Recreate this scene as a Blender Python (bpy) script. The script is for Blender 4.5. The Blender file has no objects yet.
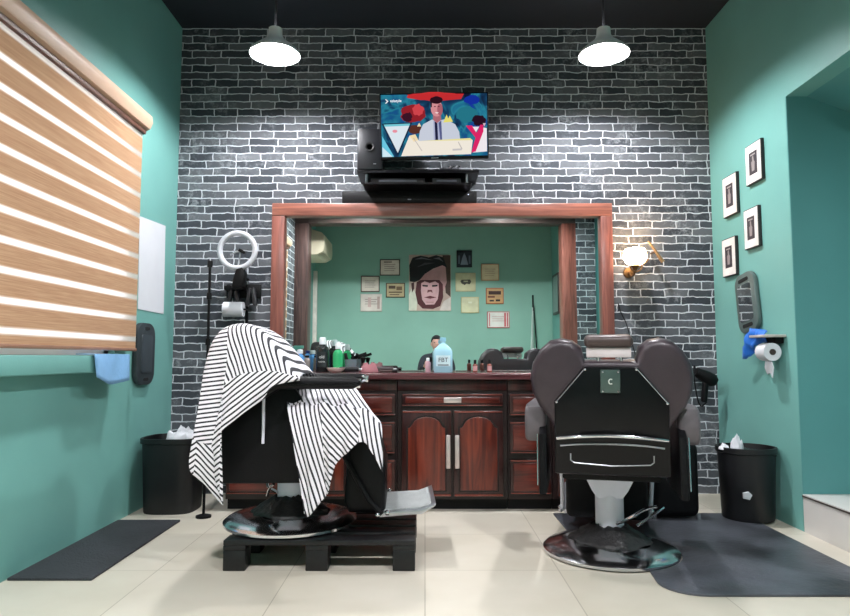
import bpy, bmesh, math, random
from mathutils import Vector, Matrix, noise
random.seed(7)
SC = bpy.context.scene
COL = SC.collection
PI = math.pi
R = math.radians
# ------------------------------------------------------------------ camera numbers
F, PITCH, CH = 650.0, R(4.4), 0.95
CP, SP = math.cos(PITCH), math.sin(PITCH)
MY = 4.585                      # mirror plane
def at(u, v, Y):                # a point of the plane y = Y
    t = (308 - v) / F
    z = Y * (t * CP + SP) / (CP - t * SP)
    return Vector(((u - 425) / F * (Y * CP + z * SP), Y, CH + z))
def atx(u, v, X):               # a point of the plane x = X
    t = (308 - v) / F
    k = (t * CP + SP) / (CP - t * SP)
    d = X * F / (u - 425)
    Y = d / (CP + k * SP)
    return Vector((X, Y, CH + k * Y))

# ------------------------------------------------------------------ materials
def lin(c):
    c = c / 255.0
    return c / 12.92 if c <= 0.04045 else ((c + 0.055) / 1.055) ** 2.4
def rgb(r, g, b): return (lin(r), lin(g), lin(b), 1)
MC = {}
def new(name):
    m = bpy.data.materials.new(name); m.use_nodes = True
    nt = m.node_tree
    return m, nt, nt.nodes['Principled BSDF']
def L(nt, a, b): nt.links.new(a, b)
def mat(c, rough=.6, metal=0., var=.12, scale=9., bump=0., bscale=60., coat=0., spec=.5, trans=0.):
    key = (c, rough, metal, var, scale, bump, bscale, coat, spec, trans)
    if key in MC: return MC[key]
    m, nt, p = new('m%03d' % len(MC))
    p.inputs['Roughness'].default_value = rough
    p.inputs['Metallic'].default_value = metal
    p.inputs['Coat Weight'].default_value = coat
    p.inputs['Specular IOR Level'].default_value = spec
    if trans: p.inputs['Transmission Weight'].default_value = trans
    tc = nt.nodes.new('ShaderNodeTexCoord')
    n = nt.nodes.new('ShaderNodeTexNoise'); n.inputs['Scale'].default_value = scale
    n.inputs['Detail'].default_value = 4
    L(nt, tc.outputs['Object'], n.inputs['Vector'])
    r = nt.nodes.new('ShaderNodeValToRGB')
    base = rgb(*c)
    r.color_ramp.elements[0].position = .3; r.color_ramp.elements[1].position = .7
    r.color_ramp.elements[0].color = tuple(x * (1 - var) for x in base[:3]) + (1,)
    r.color_ramp.elements[1].color = tuple(min(1, x * (1 + var)) for x in base[:3]) + (1,)
    L(nt, n.outputs['Fac'], r.inputs['Fac']); L(nt, r.outputs['Color'], p.inputs['Base Color'])
    if bump:
        n2 = nt.nodes.new('ShaderNodeTexNoise'); n2.inputs['Scale'].default_value = bscale
        L(nt, tc.outputs['Object'], n2.inputs['Vector'])
        b = nt.nodes.new('ShaderNodeBump'); b.inputs['Strength'].default_value = bump; b.inputs['Distance'].default_value = .01
        L(nt, n2.outputs['Fac'], b.inputs['Height']); L(nt, b.outputs['Normal'], p.inputs['Normal'])
    MC[key] = m
    return m
def emis(c, s):
    key = ('e', c, s)
    if key in MC: return MC[key]
    m = bpy.data.materials.new('glow'); m.use_nodes = True; nt = m.node_tree; nt.nodes.clear()
    e = nt.nodes.new('ShaderNodeEmission'); o = nt.nodes.new('ShaderNodeOutputMaterial')
    e.inputs['Color'].default_value = rgb(*c); e.inputs['Strength'].default_value = s
    L(nt, e.outputs[0], o.inputs[0]); MC[key] = m
    return m
def wood(c, c2, rough=.35, axis='Z', scale=1., coat=.2):
    key = ('w', c, c2, rough, axis, scale)
    if key in MC: return MC[key]
    m, nt, p = new('wood'); p.inputs['Roughness'].default_value = rough; p.inputs['Coat Weight'].default_value = coat
    p.inputs['Coat Roughness'].default_value = .25
    tc = nt.nodes.new('ShaderNodeTexCoord'); mp = nt.nodes.new('ShaderNodeMapping')
    s = {'X': (1.5, 22, 22), 'Z': (22, 22, 1.5), 'Y': (22, 1.5, 22)}[axis]
    mp.inputs['Scale'].default_value = [q * scale for q in s]
    L(nt, tc.outputs['Object'], mp.inputs['Vector'])
    n = nt.nodes.new('ShaderNodeTexNoise'); n.inputs['Scale'].default_value = 1.2; n.inputs['Detail'].default_value = 6
    n.inputs['Distortion'].default_value = 1.5
    L(nt, mp.outputs[0], n.inputs['Vector'])
    r = nt.nodes.new('ShaderNodeValToRGB'); r.color_ramp.elements[0].position = .35; r.color_ramp.elements[1].position = .65
    r.color_ramp.elements[0].color = rgb(*c2); r.color_ramp.elements[1].color = rgb(*c)
    L(nt, n.outputs['Fac'], r.inputs['Fac']); L(nt, r.outputs['Color'], p.inputs['Base Color'])
    b = nt.nodes.new('ShaderNodeBump'); b.inputs['Strength'].default_value = .15; b.inputs['Distance'].default_value = .004
    L(nt, n.outputs['Fac'], b.inputs['Height']); L(nt, b.outputs['Normal'], p.inputs['Normal'])
    MC[key] = m
    return m
def math_node(nt, op, a, b=None, c=None):
    n = nt.nodes.new('ShaderNodeMath'); n.operation = op
    for i, x in enumerate((a, b, c)):
        if x is None: continue
        if isinstance(x, (int, float)): n.inputs[i].default_value = x
        else: L(nt, x, n.inputs[i])
    return n.outputs[0]
def brick_mat(axis, bw=.172, rh=.0555, ms=.0052):
    m, nt, p = new('brick'); p.inputs['Roughness'].default_value = .75
    p.inputs['Specular IOR Level'].default_value = .3
    tc = nt.nodes.new('ShaderNodeTexCoord'); sx = nt.nodes.new('ShaderNodeSeparateXYZ')
    L(nt, tc.outputs['Object'], sx.inputs[0])
    cx = nt.nodes.new('ShaderNodeCombineXYZ')
    L(nt, sx.outputs[axis], cx.inputs[0]); L(nt, sx.outputs['Z'], cx.inputs[1])
    nz = nt.nodes.new('ShaderNodeTexNoise'); nz.inputs['Scale'].default_value = 14; nz.inputs['Detail'].default_value = 3
    L(nt, cx.outputs[0], nz.inputs['Vector'])
    sub = nt.nodes.new('ShaderNodeVectorMath'); sub.operation = 'SUBTRACT'; sub.inputs[1].default_value = (.5, .5, .5)
    L(nt, nz.outputs['Color'], sub.inputs[0])
    sc = nt.nodes.new('ShaderNodeVectorMath'); sc.operation = 'SCALE'; sc.inputs['Scale'].default_value = .026
    L(nt, sub.outputs[0], sc.inputs[0])
    ad = nt.nodes.new('ShaderNodeVectorMath'); ad.operation = 'ADD'
    L(nt, cx.outputs[0], ad.inputs[0]); L(nt, sc.outputs[0], ad.inputs[1])
    bk = nt.nodes.new('ShaderNodeTexBrick')
    bk.inputs['Scale'].default_value = 1; bk.inputs['Brick Width'].default_value = bw
    bk.inputs['Row Height'].default_value = rh; bk.inputs['Mortar Size'].default_value = ms
    bk.inputs['Mortar Smooth'].default_value = .6; bk.offset = .43; bk.squash = 1.25; bk.squash_frequency = 3
    bk.inputs['Color1'].default_value = (.040, .046, .056, 1); bk.inputs['Color2'].default_value = (.15, .158, .172, 1)
    bk.inputs['Mortar'].default_value = (.60, .62, .66, 1); bk.inputs['Bias'].default_value = -.2
    L(nt, ad.outputs[0], bk.inputs['Vector'])
    n2 = nt.nodes.new('ShaderNodeTexNoise'); n2.inputs['Scale'].default_value = 30; n2.inputs['Detail'].default_value = 6
    n2.inputs['Roughness'].default_value = .7
    L(nt, tc.outputs['Object'], n2.inputs['Vector'])
    r2 = nt.nodes.new('ShaderNodeValToRGB'); r2.color_ramp.elements[0].position = .48; r2.color_ramp.elements[1].position = .72
    L(nt, n2.outputs['Fac'], r2.inputs['Fac'])
    n3 = nt.nodes.new('ShaderNodeTexNoise'); n3.inputs['Scale'].default_value = 5; n3.inputs['Detail'].default_value = 2
    L(nt, tc.outputs['Object'], n3.inputs['Vector'])
    r3 = nt.nodes.new('ShaderNodeValToRGB'); r3.color_ramp.elements[0].position = .45; r3.color_ramp.elements[1].position = .7
    L(nt, n3.outputs['Fac'], r3.inputs['Fac'])
    sm = math_node(nt, 'MULTIPLY', r2.outputs['Color'], r3.outputs['Color'])
    sm = math_node(nt, 'MULTIPLY', sm, .8)
    mx = nt.nodes.new('ShaderNodeMixRGB'); mx.inputs['Color2'].default_value = (.42, .44, .47, 1)
    L(nt, sm, mx.inputs['Fac']); L(nt, bk.outputs['Color'], mx.inputs['Color1'])
    L(nt, mx.outputs[0], p.inputs['Base Color'])
    hgt = math_node(nt, 'ADD', math_node(nt, 'MULTIPLY', bk.outputs['Fac'], -1.0), math_node(nt, 'MULTIPLY', n2.outputs['Fac'], .5))
    b = nt.nodes.new('ShaderNodeBump'); b.inputs['Strength'].default_value = .6; b.inputs['Distance'].default_value = .008
    L(nt, hgt, b.inputs['Height']); L(nt, b.outputs['Normal'], p.inputs['Normal'])
    return m
def floor_mat():
    m, nt, p = new('floor tiles'); p.inputs['Roughness'].default_value = .32
    tc = nt.nodes.new('ShaderNodeTexCoord')
    bk = nt.nodes.new('ShaderNodeTexBrick'); bk.offset = 0
    bk.inputs['Scale'].default_value = 1; bk.inputs['Brick Width'].default_value = .6; bk.inputs['Row Height'].default_value = .6
    bk.inputs['Mortar Size'].default_value = .0022
    bk.inputs['Color1'].default_value = rgb(214, 207, 192); bk.inputs['Color2'].default_value = rgb(220, 213, 200)
    bk.inputs['Mortar'].default_value = rgb(176, 168, 152)
    L(nt, tc.outputs['Object'], bk.inputs['Vector'])
    n = nt.nodes.new('ShaderNodeTexNoise'); n.inputs['Scale'].default_value = 2.5; n.inputs['Detail'].default_value = 6
    L(nt, tc.outputs['Object'], n.inputs['Vector'])
    r = nt.nodes.new('ShaderNodeValToRGB'); r.color_ramp.elements[0].position = .35; r.color_ramp.elements[1].position = .75
    r.color_ramp.elements[0].color = (.86, .85, .82, 1); r.color_ramp.elements[1].color = (1, 1, 1, 1)
    L(nt, n.outputs['Fac'], r.inputs['Fac'])
    mx = nt.nodes.new('ShaderNodeMixRGB'); mx.blend_type = 'MULTIPLY'; mx.inputs['Fac'].default_value = 1
    L(nt, bk.outputs['Color'], mx.inputs['Color1']); L(nt, r.outputs['Color'], mx.inputs['Color2'])
    L(nt, mx.outputs[0], p.inputs['Base Color'])
    return m
def blind_mat():
    m = bpy.data.materials.new('zebra blind'); m.use_nodes = True; nt = m.node_tree; nt.nodes.clear()
    o = nt.nodes.new('ShaderNodeOutputMaterial'); tc = nt.nodes.new('ShaderNodeTexCoord'); s = nt.nodes.new('ShaderNodeSeparateXYZ')
    L(nt, tc.outputs['Object'], s.inputs[0])
    f = math_node(nt, 'FRACT', math_node(nt, 'DIVIDE', math_node(nt, 'SUBTRACT', s.outputs['Z'], 1.064 - .0225), .125))
    band = nt.nodes.new('ShaderNodeValToRGB'); L(nt, f, band.inputs[0]); e_ = band.color_ramp.elements
    e_[0].position = 0; e_[0].color = (0, 0, 0, 1); e_[1].position = .10; e_[1].color = (1, 1, 1, 1)
    for ps_, v_ in ((.24, 1), (.34, 0)): q = e_.new(ps_); q.color = (v_, v_, v_, 1)
    band = band.outputs[0]
    n = nt.nodes.new('ShaderNodeTexNoise'); mp = nt.nodes.new('ShaderNodeMapping'); mp.inputs['Scale'].default_value = (1, 3, 160)
    L(nt, tc.outputs['Object'], mp.inputs[0]); L(nt, mp.outputs[0], n.inputs['Vector']); n.inputs['Scale'].default_value = 2
    rr = nt.nodes.new('ShaderNodeValToRGB'); rr.color_ramp.elements[0].color = rgb(182, 142, 112); rr.color_ramp.elements[1].color = rgb(204, 168, 136)
    rr.color_ramp.elements[0].position = .3; rr.color_ramp.elements[1].position = .7
    L(nt, n.outputs['Fac'], rr.inputs['Fac'])
    d = nt.nodes.new('ShaderNodeBsdfDiffuse'); L(nt, rr.outputs[0], d.inputs['Color'])
    t = nt.nodes.new('ShaderNodeBsdfTranslucent'); L(nt, rr.outputs[0], t.inputs['Color'])
    a = nt.nodes.new('ShaderNodeMixShader'); a.inputs[0].default_value = .18; L(nt, d.outputs[0], a.inputs[1]); L(nt, t.outputs[0], a.inputs[2])
    d2 = nt.nodes.new('ShaderNodeBsdfDiffuse'); d2.inputs['Color'].default_value = rgb(250, 244, 238)
    t2 = nt.nodes.new('ShaderNodeBsdfTranslucent'); t2.inputs['Color'].default_value = rgb(255, 250, 246)
    b = nt.nodes.new('ShaderNodeMixShader'); b.inputs[0].default_value = .75; L(nt, d2.outputs[0], b.inputs[1]); L(nt, t2.outputs[0], b.inputs[2])
    c = nt.nodes.new('ShaderNodeMixShader'); L(nt, band, c.inputs[0]); L(nt, a.outputs[0], c.inputs[1]); L(nt, b.outputs[0], c.inputs[2])
    L(nt, c.outputs[0], o.inputs[0])
    return m
def stripe_mat():
    m, nt, p = new('striped cloth'); p.inputs['Roughness'].default_value = .8
    uv = nt.nodes.new('ShaderNodeUVMap'); uv.uv_map = 'stripe'
    s = nt.nodes.new('ShaderNodeSeparateXYZ'); L(nt, uv.outputs[0], s.inputs[0])
    f = math_node(nt, 'FRACT', s.outputs['X'])
    k = math_node(nt, 'LESS_THAN', f, .38)
    mx = nt.nodes.new('ShaderNodeMixRGB'); mx.inputs['Color1'].default_value = rgb(236, 232, 238); mx.inputs['Color2'].default_value = rgb(28, 27, 36)
    L(nt, k, mx.inputs['Fac']); L(nt, mx.outputs[0], p.inputs['Base Color'])
    return m
def glass_mat(c=(255, 255, 255), rough=.0, mixf=.85):
    m = bpy.data.materials.new('pane glass'); m.use_nodes = True; nt = m.node_tree; nt.nodes.clear()
    o = nt.nodes.new('ShaderNodeOutputMaterial'); t = nt.nodes.new('ShaderNodeBsdfTransparent'); g = nt.nodes.new('ShaderNodeBsdfGlossy')
    t.inputs['Color'].default_value = rgb(*c); g.inputs['Roughness'].default_value = rough
    x = nt.nodes.new('ShaderNodeMixShader'); x.inputs[0].default_value = 1 - mixf
    L(nt, t.outputs[0], x.inputs[1]); L(nt, g.outputs[0], x.inputs[2]); L(nt, x.outputs[0], o.inputs[0])
    return m

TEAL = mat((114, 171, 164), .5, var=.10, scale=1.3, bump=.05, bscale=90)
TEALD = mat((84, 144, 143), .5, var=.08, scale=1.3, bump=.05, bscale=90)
CEIL = mat((24, 30, 40), .7, var=.1, scale=2)
BLACK = mat((9, 9, 11), .5, var=.2, spec=.2)
BLACKG = mat((5, 5, 8), .3, var=.2, spec=.25)
RUB = mat((30, 33, 38), .6, var=.35, scale=7, bump=.4, bscale=160)
LEATH = mat((52, 42, 48), .38, var=.15, scale=12, bump=.12, bscale=220)
LEATHK = mat((9, 9, 12), .48, spec=.18, var=.2, scale=12, bump=.1, bscale=200)
LEATHG = mat((92, 86, 90), .4, var=.15, scale=12, bump=.1, bscale=200)
CHROME = mat((215, 215, 220), .16, 1., var=.05)
STEEL = mat((190, 192, 198), .35, 1., var=.08)
PAINTW = mat((226, 226, 238), .4, var=.05)
WHITE = mat((235, 235, 235), .5, var=.03)
PAPER = mat((212, 214, 220), .7, var=.02)
FRAMEW = wood((160, 100, 84), (112, 66, 56), .35, 'X')
FRAMEWZ = wood((148, 90, 78), (106, 60, 52), .35, 'Z')
BEAMW = wood((104, 82, 78), (62, 46, 44), .4, 'X')
BEAMWZ = wood((96, 70, 66), (60, 42, 40), .4, 'Z')
CABW = wood((62, 24, 20), (34, 12, 11), .3, 'Z')
DOORW = wood((128, 52, 34), (70, 24, 17), .28, 'Z', .8)
DRAWW = wood((112, 42, 30), (66, 22, 17), .28, 'X', .8)
TOPW = wood((108, 62, 66), (66, 30, 34), .22, 'X')

# ------------------------------------------------------------------ mesh builder
class MB:
    def __init__(s): s.bm = bmesh.new(); s.mi = 0
    def _fin(s, vs, M=None):
        if M is not None: bmesh.ops.transform(s.bm, matrix=M, verts=vs)
        fs = {f for v in vs for f in v.link_faces}
        for f in fs: f.material_index = s.mi
        return vs
    def box(s, c, d, bev=0, M=None, seg=2):
        r = bmesh.ops.create_cube(s.bm, size=1)['verts']
        for v in r: v.co = Vector((v.co.x * d[0], v.co.y * d[1], v.co.z * d[2])) + Vector(c)
        if bev:
            es = {e for v in r for e in v.link_edges}
            q = bmesh.ops.bevel(s.bm, geom=list(es), offset=bev, segments=seg, affect='EDGES', profile=.5)
            r = list({v for f in q['faces'] for v in f.verts} | {v for v in r if v.is_valid})
        s._fin(r, M); return s
    def span(s, a, b, bev=0, M=None, seg=2):
        a, b = Vector(a), Vector(b)
        return s.box((a + b) / 2, [abs(x) for x in (b - a)], bev, M, seg)
    def ball(s, c, r, seg=20, M=None):
        r = (r, r, r) if isinstance(r, (int, float)) else r
        v = bmesh.ops.create_uvsphere(s.bm, u_segments=seg, v_segments=max(6, seg // 2), radius=1)['verts']
        for q in v: q.co = Vector((q.co.x * r[0], q.co.y * r[1], q.co.z * r[2])) + Vector(c)
        s._fin(v, M); return s
    def rings(s, rings, close=True, cap=True, M=None):
        vs = [[s.bm.verts.new(p) for p in ring] for ring in rings]
        n = len(vs[0])
        for i in range(len(vs) - 1):
            for j in range(n if close else n - 1):
                s.bm.faces.new((vs[i][j], vs[i][(j + 1) % n], vs[i + 1][(j + 1) % n], vs[i + 1][j]))
        if cap:
            s.bm.faces.new(vs[0][::-1]); s.bm.faces.new(vs[-1])
        s._fin([v for r in vs for v in r], M); return s
    def lathe(s, prof, c=(0, 0, 0), seg=32, M=None, cap=True):
        c = Vector(c)
        return s.rings([[c + Vector((max(r, .0004) * math.cos(2 * PI * k / seg), max(r, .0004) * math.sin(2 * PI * k / seg), z)) for k in range(seg)] for r, z in prof], M=M, cap=cap)
    def tube(s, pts, r, seg=10, M=None, smooth=0, closed=False):
        pts = [Vector(p) for p in pts]
        for _ in range(smooth):
            q = [] if closed else [pts[0]]
            rng = range(len(pts)) if closed else range(len(pts) - 1)
            for i in rng:
                a, b = pts[i], pts[(i + 1) % len(pts)]
                q += [a.lerp(b, .25), a.lerp(b, .75)]
            if not closed: q.append(pts[-1])
            pts = q
        n = len(pts); rr = r if isinstance(r, (list, tuple)) else [r] * n
        if len(rr) != n: rr = [rr[0] + (rr[-1] - rr[0]) * i / (n - 1) for i in range(n)]
        up = None; rings = []
        for i, p in enumerate(pts):
            a = pts[(i - 1) % n] if (closed or i) else p
            b = pts[(i + 1) % n] if (closed or i < n - 1) else p
            t = (b - a).normalized()
            if up is None:
                up = t.orthogonal().normalized()
            up = (up - t * up.dot(t)).normalized(); w = t.cross(up)
            rings.append([p + (up * math.cos(2 * PI * k / seg) + w * math.sin(2 * PI * k / seg)) * rr[i] for k in range(seg)])
        if closed: rings.append(rings[0])
        return s.rings(rings, cap=not closed, M=M)
    def cyl(s, a, b, r, r2=None, seg=16, M=None):
        return s.tube([a, b], [r, r if r2 is None else r2], seg, M)
    def prism(s, poly, plane, d0, d1, bev=0, M=None, seg=2):
        def P(a, b, d): return {'xz': (a, d, b), 'yz': (d, a, b), 'xy': (a, b, d)}[plane]
        v0 = [s.bm.verts.new(P(a, b, d0)) for a, b in poly]; v1 = [s.bm.verts.new(P(a, b, d1)) for a, b in poly]
        n = len(poly)
        fs = [s.bm.faces.new(v0[::-1]), s.bm.faces.new(v1)]
        for i in range(n): fs.append(s.bm.faces.new((v0[i], v0[(i + 1) % n], v1[(i + 1) % n], v1[i])))
        r = v0 + v1
        bmesh.ops.recalc_face_normals(s.bm, faces=fs)
        if bev:
            es = list({e for f in fs[:2] for e in f.edges})
            q = bmesh.ops.bevel(s.bm, geom=es, offset=bev, segments=seg, affect='EDGES', profile=.5)
            r = list({v for f in q['faces'] for v in f.verts} | {v for v in r if v.is_valid})
        s._fin(r, M); return s
    def face(s, pts):
        f = s.bm.faces.new([s.bm.verts.new(p) for p in pts]); f.material_index = s.mi; return s
    def m(s, i): s.mi = i; return s
    def build(s, name, mats, parent=None, ang=40, recalc=True):
        if recalc: bmesh.ops.recalc_face_normals(s.bm, faces=s.bm.faces[:])
        me = bpy.data.meshes.new(name); s.bm.to_mesh(me); s.bm.free()
        for k in (mats if isinstance(mats, (list, tuple)) else [mats]): me.materials.append(k)
        me.polygons.foreach_set('use_smooth', [True] * len(me.polygons))
        me.set_sharp_from_angle(angle=R(ang))
        o = bpy.data.objects.new(name, me); COL.objects.link(o)
        if parent: o.parent = parent
        return o
def tag(o, label, cat, group=None, kind=None):
    if label: o['label'] = label
    if cat: o['category'] = cat
    if group: o['group'] = group
    if kind: o['kind'] = kind
    return o
def thing(name, label, cat, loc=(0, 0, 0), rz=0, group=None):
    o = bpy.data.objects.new(name, None); COL.objects.link(o); o.location = loc; o.rotation_euler = (0, 0, rz)
    o.empty_display_size = .05
    return tag(o, label, cat, group)
def struct(o, label=None):
    o['kind'] = 'structure'
    if label: o['label'] = label
    return o
def text_mesh(txt, size, M, name, mt, parent, ex=.0006):
    cu = bpy.data.curves.new('t', 'FONT'); cu.body = txt; cu.size = size; cu.extrude = ex; cu.align_x = 'CENTER'; cu.align_y = 'CENTER'
    o = bpy.data.objects.new('t', cu); COL.objects.link(o)
    dg = bpy.context.evaluated_depsgraph_get()
    me = bpy.data.meshes.new_from_object(o.evaluated_get(dg))
    bpy.data.objects.remove(o); me.transform(M); me.name = name
    me.materials.clear(); me.materials.append(mt)
    q = bpy.data.objects.new(name, me); COL.objects.link(q); q.parent = parent
    return q
FACE_CAM = Matrix.Rotation(PI / 2, 4, 'X')          # text in XZ plane read from -Y

# ------------------------------------------------------------------ room
XL, XR, YB, YF, ZC = -1.80, 2.08, 4.65, -1.42, 3.39
OY0, OY1, OZ0, OZ1 = .34, 3.65, .203, 2.454        # niche opening in the right wall
LY = 2.4                                            # the lowered slab over its far end
WY0, WY1, WZ0, WZ1 = 1.15, 3.78, .965, 2.33         # window opening in the left wall
EX = 2.52                                           # far side of the niche
b = MB().span((XL - .15, YF - .15, -.06), (XR + .15, YB + .15, 0))
struct(b.build('floor', floor_mat()))
b = MB().span((XL - .15, YF - .15, ZC), (EX + .1, YB + .15, ZC + .1))
struct(b.build('ceiling', CEIL))
b = MB().span((XL - .15, YB, 0), (XR + .15, YB + .12, ZC))
struct(b.build('wall_back', brick_mat('X')))
b = MB()
b.span((XL - .15, WY1, 0), (XL, YB, ZC)); b.span((XL - .15, YF, 0), (XL, WY0, ZC))
b.span((XL - .15, WY0, 0), (XL, WY1, WZ0)); b.span((XL - .15, WY0, WZ1), (XL, WY1, ZC))
struct(b.build('wall_left', TEAL))
b = MB()
b.span((XR, OY1, 0), (XR + .12, YB, ZC)); b.span((XR, YF, 0), (XR + .12, OY0, ZC))
b.span((XR, LY, OZ1), (XR + .12, OY1, ZC))
struct(b.build('wall_right', TEAL))
b = MB().span((XL - .15, YF - .12, 0), (XR + .15, YF, ZC))
struct(b.build('wall_front', mat((140, 182, 168), .5, var=.08, scale=1.3)))
# niche with a sloping soffit and raised tiled step
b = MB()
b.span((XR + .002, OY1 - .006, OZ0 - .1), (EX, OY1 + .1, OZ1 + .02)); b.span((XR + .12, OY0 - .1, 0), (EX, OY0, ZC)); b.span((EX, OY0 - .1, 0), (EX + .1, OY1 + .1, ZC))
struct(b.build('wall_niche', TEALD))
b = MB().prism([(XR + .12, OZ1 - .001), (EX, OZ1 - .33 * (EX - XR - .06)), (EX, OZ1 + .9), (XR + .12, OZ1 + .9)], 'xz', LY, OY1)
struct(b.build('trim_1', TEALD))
b = MB().m(0).span((XR - .001, OY0, 0), (EX, OY1 - .006, OZ0 - .012)).m(1).span((XR - .006, OY0, OZ0 - .014), (XR + .014, OY1 - .006, OZ0 - .006)).m(0).span((XR - .002, OY0, OZ0 - .006), (EX, OY1 - .006, OZ0))
struct(b.build('trim_2', [mat((214, 210, 206), .3, var=.05, scale=3), mat((70, 62, 58), .5)]), 'tiled step of the niche with a dark joint')
# brick cladding strips beside the wooden portal at the camera end of the room
struct(MB().span((XL, .34, 0), (XL + .012, .98, ZC - .4)).build('trim_3', brick_mat('Y', .24, .085, .008)))
struct(MB().span((XR - .01, OY0, OZ0), (XR + .25, OY0 + .012, ZC)).build('trim_4', brick_mat('X', .22, .085, .007)))
b = MB().span((XL, .1, 2.80), (XR, .34, 3.0), .008)
struct(b.build('trim_5', BEAMW))
struct(MB().span((XL, .1, 0), (XL + .2, .34, 2.80), .008).build('trim_6', BEAMWZ))
struct(MB().span((XR - .2, .1, 0), (XR, .34, 2.80), .008).build('trim_7', FRAMEWZ))
# window: white frame, pane, ledge
b = MB()
b.span((XL - .12, WY0, WZ0), (XL - .04, WY1, WZ0 + .05)); b.span((XL - .12, WY0, WZ1 - .05), (XL - .04, WY1, WZ1))
for y in (WY0, (WY0 + WY1) / 2 - .02, WY1 - .05): b.span((XL - .12, y, WZ0), (XL - .04, y + .05, WZ1))
w = struct(b.build('window_1', mat((226, 232, 244), .35, var=.03)))
struct(MB().span((XL - .085, WY0 + .02, WZ0 + .02), (XL - .08, WY1 - .02, WZ1 - .02)).build('window_pane', glass_mat(), w))
struct(MB().span((XL - .04, WY0 - .1, .875), (-1.70, 3.74, .962), .006).build('trim_9', TEAL), 'teal ledge under the window')

# zebra roller blind
t = thing('roller_blind', 'tan and white striped day-night roller blind pulled down over the window', 'blind', (0, 0, 0))
BY0, BY1 = 1.02, 3.91
b = MB()
n = 60
rows = []
b.span((-1.742, BY0, 1.005), (-1.739, BY1, 2.38)); b.build('blind_fabric', blind_mat(), t)
b = MB().prism([(-1.79, 2.36), (-1.735, 2.345), (-1.70, 2.36), (-1.685, 2.40), (-1.69, 2.44), (-1.72, 2.465), (-1.79, 2.465)], 'xz', BY0 - .02, BY1 + .02, .004)
b.build('headrail', mat((192, 160, 136), .5, var=.05), t)
MB().span((-1.75, BY0 - .01, 2.325), (-1.72, BY1 + .01, 2.35), .004).build('lower_channel', mat((92, 58, 46), .5), t)
MB().box((-1.74, (BY0 + BY1) / 2, 1.0), (.022, BY1 - BY0, .018), .005).build('bottom_bar', mat((150, 110, 90), .4), t)

# ------------------------------------------------------------------ ceiling lamps
def lamp(x, y, z, label, up=.03):
    t = thing('pendant_lamp', label, 'lamp', (x, y, z), 0, 'enamel pendant lamps')
    b = MB()
    rs = [(.158, 0), (.156, .012), (.135, .035), (.10, .065), (.062, .095), (.045, .125), (.042, .17)]
    inn = [(r - .004, zz - .003 if i else 0) for i, (r, zz) in enumerate(rs)]
    b.rings([[Vector((r * math.cos(2 * PI * k / 40), r * math.sin(2 * PI * k / 40), zz)) for k in range(40)] for r, zz in rs + inn[::-1]], cap=False)
    b.build('lamp_shade', mat((236, 238, 238), .3, var=.02), t)
    MB().lathe([(0, .0), (.04, .003), (.06, .015), (.062, .028), (.05, .04), (.02, .045), (.0, .045)], seg=28, M=Matrix.Translation((0, 0, up))).build('bulb', emis((252, 252, 255), LAMP_E * (.8 if y > 2 else 1.45)), t)
    MB().cyl((0, 0, .165), (0, 0, ZC - z - .03), .008).build('stem', BLACK, t)
    MB().lathe([(0, ZC - z - .03), (.05, ZC - z - .028), (.055, ZC - z - .001), (0, ZC - z - .001)], seg=24).build('ceiling_rose', BLACK, t)
LAMP_E = 1100.0
p = at(275, 55, 3.95); lamp(p.x, p.y, p.z, 'white enamel pendant lamp glowing at upper left, above the ring light')
p = at(604, 55, 3.95); lamp(p.x, p.y, p.z, 'white enamel pendant lamp glowing at upper right, above the wall sconce')
lamp(-.95, .95, 2.98, 'white enamel pendant lamp on the camera side of the room, blind side', .03)
lamp(1.15, .95, 2.98, 'white enamel pendant lamp on the camera side of the room, niche side', .03)

# ------------------------------------------------------------------ mirror with wooden surround
FY = 4.54                         # front of the frame
a = at(272, 203, FY); c = at(616, 372, FY); iw = .092
x0, x1, zt = a.x, c.x, a.z
t = thing('wall_mirror', 'large mirror in a red-brown wooden surround above the counter', 'mirror', (0, 0, 0))
MB().span((x0 + .05, MY, .86), (x1 - .05, MY + .006, zt - .05)).build('mirror_glass', mat((222, 234, 230), .0, 1., var=0.), t)
MB().span((x0 + .02, MY + .007, .86), (x1 - .02, YB, zt - .02)).build('backboard', mat((70, 50, 42), .6), t)
MB().span((x0, FY, zt - iw), (x1, YB, zt), .006).build('top_rail', FRAMEW, t)
MB().span((x0, FY, .86), (x0 + iw, YB, zt - iw), .006).build('side_rail', FRAMEWZ, t)
MB().span((x1 - iw + .008, FY, .86), (x1, YB, zt - iw), .006).build('side_rail', FRAMEWZ, t)
ZT = zt

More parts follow.
